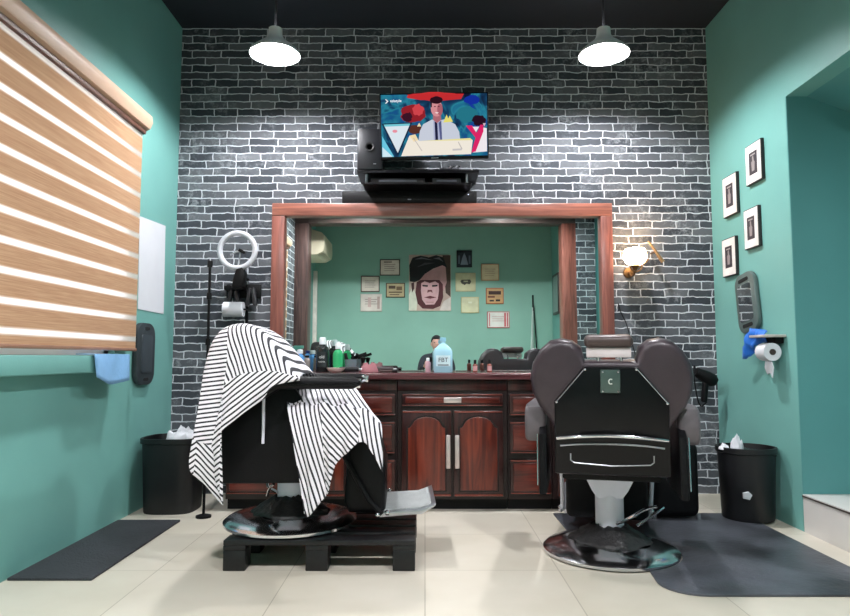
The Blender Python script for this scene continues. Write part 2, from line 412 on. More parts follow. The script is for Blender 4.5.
# ------------------------------------------------------------------ back cabinets
CFY = 4.12
Y0 = 4.14
def arch(xa, xb, za, zb, rise=.07, n=10):
    pts = [(xa, za), (xb, za), (xb, zb - rise)]
    cx = (xa + xb) / 2; w = (xb - xa) / 2
    pts += [(xb - .012, zb - rise + .003), (cx + (w - .02), zb - rise + .012)]
    for i in range(1, n):
        an = PI * i / n
        pts.append((cx + (w - .026) * math.cos(an), zb - rise + .012 + (rise - .012) * math.sin(an)))
    pts += [(cx - (w - .02), zb - rise + .012), (xa + .012, zb - rise + .003), (xa, zb - rise)]
    return pts
PULL = mat((214, 200, 196), .3, .6, var=.04)
def door(par, xa, xb, za, zb, hx):
    fr = .028
    b = MB().span((xa, CFY + .004, za), (xb, Y0 + .004, zb), .004)
    d = b.build('door', CABW, par)
    b = MB()
    iz = arch(xa + fr, xb - fr, za + fr, zb - fr)
    b.prism(iz, 'xz', CFY + .002, CFY + .012, .0)
    o_ = arch(xa + fr + .01, xb - fr - .01, za + fr + .01, zb - fr - .01)
    b.mi = 1; b.prism(o_, 'xz', CFY - .006, CFY + .01, .005)
    b.build('arched_panel', [mat((26, 9, 8), .5), DOORW], d)
    MB().span((xa + .004, CFY - .003, za + .002), (xb - .004, CFY + .006, za + .014), .003).build('edge_bead', wood((140, 74, 62), (96, 42, 36), .2, 'X'), d)
    MB().span((xa + .004, CFY - .003, zb - .014), (xb - .004, CFY + .006, zb - .002), .003).build('edge_bead', wood((140, 74, 62), (96, 42, 36), .2, 'X'), d)
    if hx is not None:
        MB().span((hx - .014, CFY - .022, .265), (hx + .014, CFY - .008, .47), .004).span((hx - .008, CFY - .012, .29), (hx + .008, CFY + .006, .30)).span((hx - .008, CFY - .012, .44), (hx + .008, CFY + .006, .45)).build('handle', PULL, d)
def drawer(par, xa, xb, za, zb, handle=False):
    d = MB().span((xa, CFY + .002, za), (xb, Y0 + .004, zb), .006).build('drawer', CABW, par)
    MB().span((xa + .02, CFY - .005, za + .018), (xb - .02, CFY + .006, zb - .018), .006).build('panel', DRAWW, d)
    MB().span((xa + .004, CFY - .003, zb - .010), (xb - .004, CFY + .006, zb - .002), .002).build('edge_bead', wood((140, 74, 62), (96, 42, 36), .2, 'X'), d)
    MB().span((xa + .004, CFY - .003, za + .002), (xb - .004, CFY + .006, za + .008), .002).build('edge_bead', wood((140, 74, 62), (96, 42, 36), .2, 'X'), d)
    if handle:
        cx = (xa + xb) / 2
        MB().span((cx - .055, CFY - .022, (za + zb) / 2 - .017), (cx + .055, CFY - .008, (za + zb) / 2 + .017), .004).span((cx - .04, CFY - .012, (za + zb) / 2 - .006), (cx + .04, CFY + .002, (za + zb) / 2 + .006)).build('handle', PULL, d)
def unit(xa, xb, label, kind):
    t = thing('base_cabinet', label, 'cabinet', ((xa + xb) / 2, 4.38, 0), 0, 'wooden base cabinets along the brick wall')
    inv = t.location
    b = MB().span((xa + .002, Y0 + .003, .07), (xb - .002, YB - .004, .813))
    b.build('body', mat((30, 13, 12), .4, var=.2), t)
    MB().span((xa + .002, Y0 + .05, 0), (xb - .002, Y0 + .09, .07)).build('toe_kick', BLACK, t)
    MB().span((xa + .002, CFY + .012, .745), (xb - .002, Y0 + .006, .812), .004).build('top_fascia', CABW, t)
    if kind == 'drawers':
        for za, zb in ((.59, .725), (.355, .55), (.105, .315)): drawer(t, xa + .012, xb - .012, za, zb)
    else:
        drawer(t, xa + .03, xb - .03, .648, .725, True)
        mid = (xa + xb) / 2
        door(t, xa + .03, mid - .008, .09, .62, mid - .028); door(t, mid + .008, xb - .03, .09, .62, mid + .028)
    for ch in t.children:                      # meshes were laid out in room coordinates
        ch.location = [-q for q in inv]
unit(-1.25, -.83, 'dark red base cabinet at the left end of the counter, behind the draped chair', 'drawers')
unit(-.83, -.44, 'dark red wooden base cabinet with arched doors hidden behind the draped chair', 'doors')
unit(-.44, -.175, 'dark red three-drawer base cabinet just left of the central double doors', 'drawers')
unit(-.175, .52, 'dark red base cabinet with arched doors under one wide drawer, centre of the counter', 'doors')
unit(.52, .80, 'dark red three-drawer base cabinet just right of the central double doors', 'drawers')
unit(.80, 1.45, 'dark red wooden base cabinet hidden behind the leather chair, right end of the counter', 'doors')
b = MB().span((-1.28, 4.085, .815), (1.48, 4.58, .856), .008, seg=3)
tag(b.build('countertop', TOPW), 'polished red-brown wooden countertop running below the mirror', 'countertop')

# ------------------------------------------------------------------ things on the counter
CT = .8565
def bottle(u, Y, h, r, prof, mt, capmt, capr, caph, label, name='bottle', cat='bottle', group=None, shape='round'):
    p = at(u, 360, Y)
    t = thing(name, label, cat, (p.x, Y, CT), 0, group)
    MB().lathe([(r * a_, h * z_) for a_, z_ in prof], seg=24).build('bottle_body', mt, t)
    MB().lathe([(0, h - .002), (capr, h - .002), (capr, h + caph * .85), (capr * .8, h + caph), (0, h + caph)], seg=18).build('cap', capmt, t)
    return t
RND = [(0, 0), (.92, 0), (1, .04), (1, .78), (.8, .90), (.42, .96), (.40, 1.0), (0, 1.0)]
def spray(u, Y, h, r, mt, top, label):
    t = bottle(u, Y, h, r, [(0, 0), (.95, 0), (1, .05), (1, .6), (.75, .78), (.4, .9), (.38, 1), (0, 1)], mt, top, r * .45, .02, label, 'spray_bottle')
    MB().prism([(-.03, .02), (.045, .035), (.045, .055), (-.02, .055), (-.04, .04)], 'xz', -.012, .012, .003, M=Matrix.Translation((0, 0, h))).build('spray_head', top, t)
    MB().tube([(.02, 0, h + .03), (.035, 0, h + .01), (.03, 0, h - .02)], .004).build('trigger', top, t)
CLW = mat((225, 232, 236), .25, var=.03, coat=.3)
BLU = mat((96, 160, 222), .15, var=.05, coat=.3)
AQUA = mat((120, 205, 190), .3)
spray(284, 4.36, .13, .032, CLW, AQUA, 'white spray bottle with aqua trigger head, leftmost on the counter')
bottle(292, 4.30, .13, .026, RND, BLU, mat((30, 50, 120), .4), .016, .02, 'slim light blue bottle, left of the pair of blue bottles')
t = bottle(300, 4.34, .125, .028, RND, BLU, CLW, .02, .025, 'light blue bottle with white cap, right of the pair of blue bottles')
bottle(307, 4.40, .10, .022, RND, mat((140, 134, 128), .25, .3), BLACK, .016, .012, 'small grey bottle with black lid beside the blue bottles')
t = bottle(322.5, 4.30, .185, .044, [(0, 0), (.96, 0), (1, .03), (1, .80), (.9, .88), (.5, .93), (.45, 1), (0, 1)], mat((16, 24, 26), .2, coat=.4), CLW, .022, .045, 'large black bottle with a white cap and white print')
lbl = MB().rings([[Vector((.0447 * math.sin(a_), -.0447 * math.cos(a_), z_)) for a_ in [-.75 + 1.5 * i / 10 for i in range(11)]] for z_ in (.035, .135)], close=False, cap=False)
lb = lbl.build('label', mat((24, 34, 36), .5), t)
for k, (tx, sz) in enumerate((('old', .028), ('MASTER', .012))):
    text_mesh(tx, sz, Matrix.Translation((.002, -.0465, .10 - .032 * k)) @ FACE_CAM, 'print', mat((220, 226, 226), .6), lb)
t = bottle(338, 4.33, .155, .034, RND, mat((52, 170, 108), .15, coat=.4), CLW, .019, .04, 'bright green bottle with a white cap')
p = at(336, 360, 4.24)
t = tag(MB().lathe([(0, 0), (.03, 0), (.05, .012), (.062, .03), (.058, .03), (.045, .014), (0, .008)], seg=28).build('bowl', mat((232, 212, 205), .35)), 'small shallow pale bowl in front of the green bottle', 'bowl')
t.location = (p.x, 4.24, CT)
# clippers
def clipper(u, Y, rz, label, c=(22, 22, 26)):
    p = at(u, 360, Y)
    t = thing('hair_clipper', label, 'hair clipper', (p.x, Y, CT), rz, 'hair clippers on the counter')
    MB().box((0, 0, .02), (.13, .04, .034), .012, seg=3).build('clipper_body', mat(c, .35), t)
    MB().box((.075, 0, .02), (.025, .038, .014), .002).build('blade', STEEL, t)
clipper(349, 4.26, .2, 'black hair clipper beside the green bottle')
clipper(384, 4.28, -.1, 'black hair clipper lying at the right of the pink cloth', (40, 26, 28))
t = thing('clipper_stand', 'glass and steel jar holding dark combs behind the hair clipper', 'comb jar', (at(351, 360, 4.38).x, 4.38, CT))
MB().lathe([(0, 0), (.04, 0), (.042, .085), (.038, .085), (.036, .005), (0, .005)], seg=24).build('jar', mat((150, 160, 170), .15, .6), t)
for k, (dx, an) in enumerate(((-.012, -.25), (.01, .3), (.0, 1.25))):
    d = Vector((math.sin(an), 0, math.cos(an)))
    q = Vector((dx, 0, .02 if k < 2 else .09))
    MB().box((0, 0, .055), (.02, .004, .11), .001, M=Matrix.Translation(q) @ Matrix.Rotation(an, 4, 'Y')).build('comb', BLACK, t)
# crumpled pink cloth
def heap(name, c, rx, ry, h, mt, label, cat, seed=0, par=None):
    b = MB(); N = 26; M_ = 12; rings = []
    for i in range(M_ + 1):
        f = i / M_; rr = math.sin(f * PI / 2) if i else .01; ring = []
        for k in range(N):
            a_ = 2 * PI * k / N
            nn = noise.noise(Vector((math.cos(a_) * rr * 2.2 + seed, math.sin(a_) * rr * 2.2, seed * 1.7)))
            n2 = noise.noise(Vector((math.cos(a_) * rr * 5 + seed, math.sin(a_) * rr * 5, 3.1 + seed)))
            r_ = rr * (1 + .22 * nn)
            ring.append(Vector((c[0] + rx * r_ * math.cos(a_), c[1] + ry * r_ * math.sin(a_), c[2] + max(.001, h * (math.cos(f * PI / 2) * (1 + .5 * nn + .45 * n2))))))
        rings.append(ring)
    b.rings(rings[::-1]); o = b.build(name, mt, par, ang=60)
    return tag(o, label, cat) if label else o
p = at(369, 360, 4.28)
heap('folded_cloth', (p.x, 4.28, CT), .07, .05, .05, mat((150, 98, 104), .85, bump=.3), 'crumpled dusty pink cloth on the counter', 'cloth', 3.3)
# shaving brushes beside cloth
for k, (u, Y, lb_) in enumerate(((389, 4.22, 'dark wooden brush lying nearest the counter edge, right of the pink cloth'), (363, 4.40, 'dark brush standing behind the pink cloth'))):
    p = at(u, 360, Y)
    t = thing('brush', lb_, 'brush', (p.x, Y, CT), 0, 'brushes on the counter')
    if k == 0:
        MB().cyl((-.06, 0, .009), (.02, 0, .009), .008).build('handle', mat((60, 30, 28), .4), t); MB().cyl((.02, 0, .009), (.055, 0, .009), .009, .014).build('bristles', BLACK, t)
    else:
        MB().lathe([(0, 0), (.016, 0), (.012, .03), (.009, .06), (0, .06)]).build('handle', mat((60, 30, 28), .4), t); MB().lathe([(0, .06), (.01, .06), (.02, .095), (0, .1)]).build('bristles', BLACK, t)
# blue gallon bottle
p = at(443, 360, 4.30)
t = thing('jug', 'big pale blue translucent jug with white label, alone in the middle of the counter', 'jug', (p.x, 4.30, CT))
b = MB()
def rrect(w_, d_, z_, n_=8, r_=.018):
    out = []
    for sx, sy, a0 in ((1, 1, 0), (-1, 1, PI / 2), (-1, -1, PI), (1, -1, 1.5 * PI)):
        for i in range(n_):
            a_ = a0 + PI / 2 * i / (n_ - 1)
            out.append(Vector((sx * (w_ - r_) + r_ * math.cos(a_), sy * (d_ - r_) + r_ * math.sin(a_), z_)))
    return out
b.rings([rrect(.058, .04, 0), rrect(.062, .042, .006), rrect(.062, .042, .135), rrect(.052, .036, .158), rrect(.03, .026, .178, r_=.016), rrect(.017, .017, .19, r_=.0165), rrect(.016, .016, .205, r_=.0155)])
b.build('jug_body', mat((168, 214, 232), .12, var=.04, coat=.5), t)
MB().lathe([(0, .203), (.02, .203), (.02, .228), (0, .23)]).build('cap', mat((150, 205, 228), .3), t)
lb = MB().box((0, -.0432, .075), (.092, .002, .07), .0).build('label', mat((214, 238, 246), .5), t)
text_mesh('FBT', .04, Matrix.Translation((0, -.0447, .08)) @ FACE_CAM, 'print', mat((20, 50, 72), .5), lb)
MB().box((0, -.0448, .048), (.07, .0008, .006)).build('print_line', mat((20, 50, 72), .5), lb)
bottle(428, 4.34, .075, .018, RND, mat((205, 165, 175), .3), CLW, .011, .02, 'little pink bottle with white cap at the left of the blue jug')
AMB = mat((120, 66, 58), .2, coat=.4)
for u, lb_ in ((475, 'small amber dropper bottle, left of two on the counter'), (489.5, 'small amber dropper bottle, right of two on the counter')):
    t = bottle(u, 4.3, .058, .0165, RND, AMB, BLACK, .009, .024, lb_, 'dropper_bottle', 'bottle', 'amber dropper bottles')
    MB().rings([[Vector((.0169 * math.sin(a_), -.0169 * math.cos(a_), z_)) for a_ in [-1 + 2 * i / 8 for i in range(9)]] for z_ in (.01, .04)], close=False, cap=False).build('label', mat((200, 150, 150), .6), t)

# ------------------------------------------------------------------ television, shelf, sound bar, speaker
TY = 4.34
tl, br = at(380, 94, TY), at(489, 158, TY)
tw, th = br.x - tl.x, tl.z - br.z
t = thing('television', 'wall television showing a man in a pale jacket before a colourful studio', 'television', ((tl.x + br.x) / 2, TY, (tl.z + br.z) / 2))
t.rotation_euler = (R(8), R(-1.0), 0)
MB().box((0, .02, 0), (tw, .035, th), .006).build('casing', BLACKG, t)
MB().box((0, .05, -.02), (tw * .6, .04, th * .6), .01).build('rear_cover', BLACK, t)
def studio_mat():
    m = bpy.data.materials.new('studio picture'); m.use_nodes = True; nt = m.node_tree; nt.nodes.clear()
    o = nt.nodes.new('ShaderNodeOutputMaterial'); e = nt.nodes.new('ShaderNodeEmission'); tc = nt.nodes.new('ShaderNodeTexCoord')
    n = nt.nodes.new('ShaderNodeTexNoise'); n.inputs['Scale'].default_value = 6; n.inputs['Detail'].default_value = 3; n.inputs['Distortion'].default_value = 1.2
    r = nt.nodes.new('ShaderNodeValToRGB'); cr = r.color_ramp
    cr.elements[0].position = .3; cr.elements[0].color = rgb(16, 22, 44)
    cr.elements[1].position = .72; cr.elements[1].color = rgb(22, 60, 150)
    for pz, c_ in ((.42, (22, 62, 96)), (.5, (40, 128, 150)), (.6, (24, 84, 128))):
        q = cr.elements.new(pz); q.color = rgb(*c_)
    L(nt, tc.outputs['Object'], n.inputs['Vector']); L(nt, n.outputs['Fac'], r.inputs['Fac']); L(nt, r.outputs[0], e.inputs[0])
    e.inputs[1].default_value = .8; L(nt, e.outputs[0], o.inputs[0])
    return m
TVM = [studio_mat()]
def TC(c_, s=.72):
    m = emis(c_, s)
    if m not in TVM: TVM.append(m)
    return TVM.index(m)
sw, sh = tw - .02, th - .03
def tvp(x, y, k): return (((x - 80) / 688 - .5) * sw, -.0005 - .0006 * k, (.5 - (y - 65) / 400) * sh + .004)
b = MB(); b.mi = 0; b.face([tvp(80, 65, 0), tvp(768, 65, 0), tvp(768, 465, 0), tvp(80, 465, 0)])
def blob(cx, cy, rx, ry, n=18, j=0., s=1):
    return [(cx + rx * math.cos(2 * PI * i / n) * (1 + j * noise.noise(Vector((i * 1.3, s, 0)))), cy + ry * math.sin(2 * PI * i / n) * (1 + j * noise.noise(Vector((i * 1.3, s, 5))))) for i in range(n)]
pic = [
 (blob(420, 78, 170, 26, j=.3), (205, 50, 52)), ([(250, 65), (620, 65), (600, 100), (420, 112), (280, 88)], (200, 46, 50)),
 (blob(285, 190, 80, 58, j=.5, s=2), (150, 34, 44)), (blob(320, 165, 40, 35, j=.5, s=3), (214, 70, 78)), (blob(250, 210, 34, 30, j=.5, s=4), (60, 22, 40)),
 (blob(300, 290, 45, 30, j=.4, s=5), (92, 50, 40)),
 (blob(640, 200, 70, 50, j=.5, s=6), (38, 120, 138)), (blob(670, 105, 50, 30, j=.4, s=7), (22, 50, 160)), (blob(715, 240, 46, 34, j=.4, s=8), (40, 18, 36)),
 ([(318, 372), (330, 300), (352, 258), (410, 228), (440, 240), (500, 226), (560, 262), (585, 310), (592, 372)], (206, 212, 226)),
 ([(418, 235), (440, 248), (468, 235), (470, 372), (420, 372)], (176, 182, 214)), ([(426, 240), (444, 252), (448, 372), (430, 372)], (34, 36, 66)),
 ([(452, 250), (470, 236), (474, 372), (462, 372)], (90, 96, 140)),
 ([(418, 190), (466, 190), (470, 232), (442, 252), (416, 230)], (178, 110, 120)),
 (blob(441, 158, 38, 52), (218, 146, 152)), (blob(462, 165, 18, 38), (176, 100, 112)), (blob(440, 104, 42, 24, j=.2), (46, 18, 30)), ([(400, 112), (412, 104), (410, 150), (402, 150)], (46, 18, 30)),
 ([(424, 143), (436, 143), (436, 148), (424, 148)], (70, 30, 42)), ([(448, 143), (460, 143), (460, 148), (448, 148)], (70, 30, 42)), ([(430, 182), (454, 182), (448, 190), (436, 190)], (250, 225, 225)),
 ([(82, 250), (282, 245), (184, 462)], (24, 44, 70)), ([(96, 256), (268, 252), (184, 440)], (226, 238, 246)), ([(96, 256), (268, 252), (262, 266), (102, 270)], (120, 206, 220)),
 (blob(168, 300, 16, 10), (240, 150, 165)),
 ([(84, 330), (160, 465), (84, 465)], (110, 206, 232)), ([(84, 400), (150, 465), (84, 465)], (214, 240, 250)),
 ([(205, 462), (262, 330), (300, 322), (322, 366), (672, 366), (660, 456)], (248, 240, 226)), ([(262, 330), (300, 322), (318, 360), (290, 370)], (250, 226, 178)),
 ([(320, 366), (655, 352), (672, 366)], (240, 230, 160)), ([(284, 345), (290, 345), (345, 430), (338, 430)], (206, 196, 190)), ([(575, 375), (580, 375), (605, 422), (598, 422)], (190, 182, 180)),
 ([(540, 420), (600, 418), (600, 430), (540, 432)], (205, 200, 200)),
 ([(326, 248), (340, 272), (312, 272)], (244, 226, 180)), ([(482, 250), (505, 198), (515, 225), (525, 205), (545, 245)], (236, 226, 120)),
 ([(735, 285), (764, 290), (764, 440), (672, 446)], (246, 240, 246)), ([(628, 272), (668, 272), (700, 318), (722, 268), (742, 268), (742, 310), (690, 440), (662, 446), (690, 350)], (226, 40, 106)),
 ([(672, 280), (715, 280), (694, 315)], (246, 238, 244)), ([(738, 258), (758, 258), (748, 280)], (220, 190, 200)),
 ([(108, 95), (116, 95), (130, 108), (116, 122), (108, 122), (120, 108)], (250, 250, 252)),
]
for k, (pl, c_) in enumerate(pic):
    b.mi = TC(c_); b.face([tvp(x, y, k * .25 + 1) for x, y in pl])
scr = b.build('screen', TVM, t, recalc=False)
x_, y_, z_ = tvp(178, 107, 12)
text_mesh('teletyle', .026, Matrix.Translation((x_, y_ - .001, z_)) @ FACE_CAM, 'screen_text', emis((250, 250, 252), 1.1), scr, 0)
MB().box((0, -.001, -th / 2 + .008), (.05, .002, .005)).build('badge', STEEL, t)
MB().span((-.05, .06, -.1), (.05, .08, .1)).span((-.02, .06, -.03), (.02, YB - TY - .03, .03)).build('wall_bracket', BLACK, t)
# two-tier shelf
sy0, sy1 = 4.36, 4.648
def cpt(u, v): return at(u, v, sy0)
s0, s1, s2 = cpt(357, 170), cpt(479, 182), cpt(365, 187)
t = thing('media_shelf', 'black two-tier wall shelf with receivers under the television', 'shelf', (0, 0, 0))
zt2 = s0.z; zb2 = s2.z + .022
MB().prism([(s0.x, zt2), (s1.x, zt2), (s1.x - .0, zt2 - .018), (s0.x, zt2 - .018)], 'xz', sy0, sy1).build('upper_board', BLACKG, t)
MB().prism([(s0.x + .05, zb2), (s1.x - .06, zb2), (s1.x - .045, zb2 + .012), (s0.x + .035, zb2 + .012)], 'xz', sy0 + .01, sy1).build('lower_board', BLACKG, t)
for sx in (s0.x + .06, s1.x - .08):
    MB().cyl((sx, sy0 + .05, zb2), (sx, sy0 + .05, zt2), .009).build('post', STEEL, t)
for sx in (-.01, .07): MB().span((sx, sy1 - .03, zb2 + .012), (sx + .03, sy1, zt2 + .08)).build('wall_rail', BLACK, t)
for (xa, xb, lb_) in ((s0.x + .09, .0, 'flat black receiver box, left on the lower tier of the media shelf'), (.05, s1.x - .12, 'small black set-top box, right on the lower tier of the media shelf')):
    o = thing('receiver_box', lb_, 'receiver', ((xa + xb) / 2, sy0 + .13, zb2 + .0125), 0, 'receiver boxes on the media shelf')
    w_ = xb - xa
    MB().box((0, 0, .022), (w_, .16, .04), .004).build('casing', mat((30, 30, 36), .3), o)
    MB().box((0, -.081, .022), (w_ * .7, .003, .014)).build('front_strip', mat((120, 124, 134), .3, .5), o)
o = thing('remote_box', 'small grey box with thin cables on top of the media shelf below the television', 'device', (.17, sy0 + .12, zt2 + .0005))
MB().box((0, 0, .018), (.14, .1, .03), .004).build('casing', mat((66, 66, 72), .35), o)
for k in range(4): MB().tube([(-.03 + .03 * k, .05, .02), (-.04 + .035 * k, .09, .05 + .01 * k), (.02 + .02 * k, .06, .08), (.0 + .03 * k, .12, .1)], .003, 6, smooth=2).build('cable', BLACK if k % 2 else mat((200, 200, 205), .5), o)
# speaker
q0, q1 = at(357.5, 127, sy0 + .02), at(382.5, 165, sy0 + .02)
o = thing('loudspeaker', 'black box loudspeaker with round driver to the left of the television', 'loudspeaker', ((q0.x + q1.x) / 2 - .004, sy0 + .17, zt2 + .0005))
w_, h_ = q1.x - q0.x, q0.z - zt2 - .02
MB().box((0, 0, h_ / 2 + .02), (w_, .235, h_), .008).build('cabinet', mat((22, 23, 28), .4), o)
MB().lathe([(0, 0), (.02, .0), (.028, .006), (.031, .006), (.031, 0)], M=Matrix.Translation((.0, -.1205, h_ * .62)) @ Matrix.Rotation(PI / 2, 4, 'X'), seg=24).build('driver', mat((6, 6, 8), .6), o)
for sx in (-.06, .06): MB().cyl((sx, -.09, 0), (sx, -.09, .02), .008).build('foot', STEEL, o)
MB().box((w_ * .2, -.121, h_ * .2), (.02, .002, .006)).build('badge', STEEL, o)
# sound bar on the frame
q0, q1 = at(342, 189, 4.56), at(477, 202, 4.56)
o = thing('sound_bar', 'long black sound bar lying on the mirror surround', 'sound bar', ((q0.x + q1.x) / 2, 4.598, ZT + .0005))
MB().box((0, 0, .0475), (q1.x - q0.x, .08, .094), .01, seg=3).build('casing', BLACK, o)
MB().box((0, -.041, .03), (.025, .002, .006)).build('badge', STEEL, o)
MB().cyl((.42, -.041, .065), (.42, -.043, .065), .004).build('led', emis((220, 225, 255), 1.5), o)

# ------------------------------------------------------------------ wall sconce
SYs = 4.50
c0 = at(635, 258, SYs)
t = thing('wall_sconce', 'lit warm glass wall sconce on a bronze scroll arm right of the mirror', 'wall lamp', (c0.x, SYs, c0.z))
SHD = emis((255, 218, 176), 11.0)
BRZ = mat((120, 92, 62), .35, .8)
MB().lathe([(0, -.05), (.034, -.052), (.062, -.035), (.082, 0), (.078, .04), (.066, .065), (.060, .065), (.071, .035), (.076, 0), (.058, -.03), (0, -.046)], seg=28).build('glass_shade', SHD, t)
MB().ball((0, 0, .03), (.044, .044, .05), 20).build('bulb', emis((255, 206, 150), 130.0), t)
MB().lathe([(0, -.09), (.012, -.088), (.02, -.07), (.034, -.056), (.03, -.05), (0, -.053)], seg=20).build('cup', BRZ, t)
MB().tube([(0, 0, -.085), (0, .02, -.115), (.0, .09, -.12), (0, .14, -.085)], .007, 8, smooth=2).build('arm', BRZ, t)
MB().lathe([(0, 0), (.04, 0), (.035, .012), (0, .014)], M=Matrix.Translation((0, .15, -.085)) @ Matrix.Rotation(PI / 2, 4, 'X')).build('backplate', BRZ, t)
for sx in (-1, 1): MB().tube([(0, -.01, -.1), (sx * .03, -.02, -.09), (sx * .045, -.02, -.06), (sx * .03, -.02, -.055)], .005, 8, smooth=2).build('leaf', BRZ, t)
MB().tube([(.02, .13, -.085), (.06, .12, -.05), (.11, .11, -.02), (.13, .1, .01)], .004, 8, smooth=1).build('side_hook', BRZ, t)
h0, h1 = at(648, 241, 4.56), at(663, 262, 4.56)
o = thing('hook_lever', 'short bronze hook slanting on the bricks at the upper right of the sconce', 'wall hook', h0)
d = h1 - h0
MB().tube([(0, 0, 0), d * .35 + Vector((.004, 0, 0)), d * .7, d], [.006, .016], 10, smooth=1).build('hook_arm', mat((128, 104, 74), .45, .4), o)
MB().cyl((d.x * .5, 0, d.z * .5), (d.x * .5, .09, d.z * .5), .007).build('mount', BRZ, o)
pts = [at(618, 303, 4.63), at(621, 313, 4.62), at(626, 322, 4.63), at(631, 340, 4.62), at(640, 370, 4.63)]
tag(MB().tube(pts, .0035, 6, smooth=2).build('cable', BLACK), 'thin dark cable hanging down the bricks below the sconce', 'cable')

# ------------------------------------------------------------------ ring light, stand, rack, paper roll
RY = 4.45
c0 = at(237.5, 250.5, RY)
t = thing('ring_light', 'white ring light mounted before the bricks, left of the mirror', 'ring light', c0)
MB().tube([(.122 * math.cos(2 * PI * k / 48), 0, .122 * math.sin(2 * PI * k / 48)) for k in range(48)], .019, 10, closed=True).build('ring', mat((196, 198, 204), .4, var=.02), t)
MB().tube([(0, .0, -.135), (.01, .02, -.06), (.02, .0, .0), (-.05, 0, -.03)], .006, 8, smooth=1).build('phone_arm', STEEL, t)
MB().box((.03, 0, .01), (.05, .02, .022), .004, M=Matrix.Rotation(.5, 4, 'Y')).build('phone_clamp', BLACK, t)
MB().prism([(-.03, -.26), (.05, -.25), (.06, -.16), (.04, -.12), (.0, -.13), (-.02, -.19)], 'xz', -.025, .05, .008).build('pivot_head', BLACK, t)
MB().cyl((.02, .05, -.18), (.02, .195, -.18), .012).build('mount', BLACK, t)
q0, q1 = at(223, 283, 4.55), at(258, 297, 4.55)
t = thing('clipper_rack', 'black wall rack with tools hanging under the ring light', 'tool rack', ((q0.x + q1.x) / 2, 4.6, q1.z))
w_ = q1.x - q0.x
MB().box((0, .04, .05), (w_, .02, .10), .005).build('back_plate', BLACK, t)
MB().box((-.05, -.01, .065), (w_ * .55, .09, .03), .006).build('shelf', BLACK, t)
for k, sx in enumerate((-.08, -.03, .05, .09)):
    MB().box((sx, -.02, .01 - .02 * (k % 2)), (.028, .035, .13), .008, M=Matrix.Rotation(.15 * (-1) ** k, 4, 'Y')).build('trimmer', mat((24 + 8 * k, 24 + 8 * k, 28 + 8 * k), .35), t)
MB().cyl((.02, .055, -.26), (.02, .055, .05), .012).build('pole', BLACK, t)
q0, q1 = at(222, 301, 4.5), at(243, 317, 4.5)
t = thing('paper_roll', 'white paper roll on a black bracket below the tool rack', 'paper roll', ((q0.x + q1.x) / 2, 4.53, (q0.z + q1.z) / 2))
MB().cyl((-.068, 0, 0), (.068, 0, 0), .052, seg=28).build('roll', PAPER, t)
MB().tube([(-.075, 0, 0), (.085, 0, 0), (.085, .05, .0), (.085, .118, .0)], .006, 8).build('bracket', BLACK, t)
p0 = at(210, 264, 3.97)
t = thing('light_pole', 'thin black upright stand pole beside the left bin', 'stand', (p0.x, 3.97, 0))
MB().cyl((0, 0, .02), (0, 0, p0.z), .0085, seg=10).build('pole', BLACK, t)
for zz in (p0.z - .22, p0.z - .5, p0.z - .02): MB().cyl((0, 0, zz), (0, 0, zz + .04), .016, seg=12).build('collar', BLACK, t)
MB().lathe([(0, 0), (.045, 0), (.045, .012), (.012, .022), (0, .022)], seg=24).build('foot', BLACK, t)

# ------------------------------------------------------------------ left wall things
def quad_thing(name, label, cat, pts, nrm, th, mt):
    b = MB(); n_ = Vector(nrm) * th
    b.rings([[Vector(p) for p in pts], [Vector(p) + n_ for p in pts]])
    return tag(b.build(name, mt), label, cat)
ps = [atx(139, 216, XL), atx(165, 226, XL), atx(163, 314, XL), atx(137.5, 309, XL)]
quad_thing('paper_sheet', 'blank white paper sheet on the teal wall beside the blind', 'paper', ps, (1, 0, 0), .004, PAPER)
a, c = atx(136, 322, XL + .02), atx(152, 384, XL + .02)
ym, zm = (a.y + c.y) / 2, (a.z + c.z) / 2
hy, hz = abs(c.y - a.y) / 2, abs(a.z - c.z) / 2
t = thing('wall_panel', 'dark rounded slab with slots at both ends hanging below the white paper', 'wall mount', (XL, ym, zm))
def rr2(w_, h_, r_, n_=6):
    o = []
    for sx, sy, a0 in ((1, 1, 0), (-1, 1, PI / 2), (-1, -1, PI), (1, -1, 1.5 * PI)):
        for i in range(n_):
            a_ = a0 + PI / 2 * i / (n_ - 1); o.append((sx * (w_ - r_) + r_ * math.cos(a_), sy * (h_ - r_) + r_ * math.sin(a_)))
    return o
DK = mat((44, 52, 56), .5)
MB().prism(rr2(hy, hz, hy * .65), 'yz', .001, .035, .008).build('slab', DK, t)
for s_ in (-1, 1): MB().prism([(y, z + s_ * (hz - .035)) for y, z in rr2(.035, .009, .0085)], 'yz', .034, .037).build('slot', mat((8, 10, 12), .8), t)
MB().prism(rr2(hy * .6, hz * .62, .02), 'yz', .034, .040, .003).build('raised_panel', mat((52, 60, 66), .4), t)
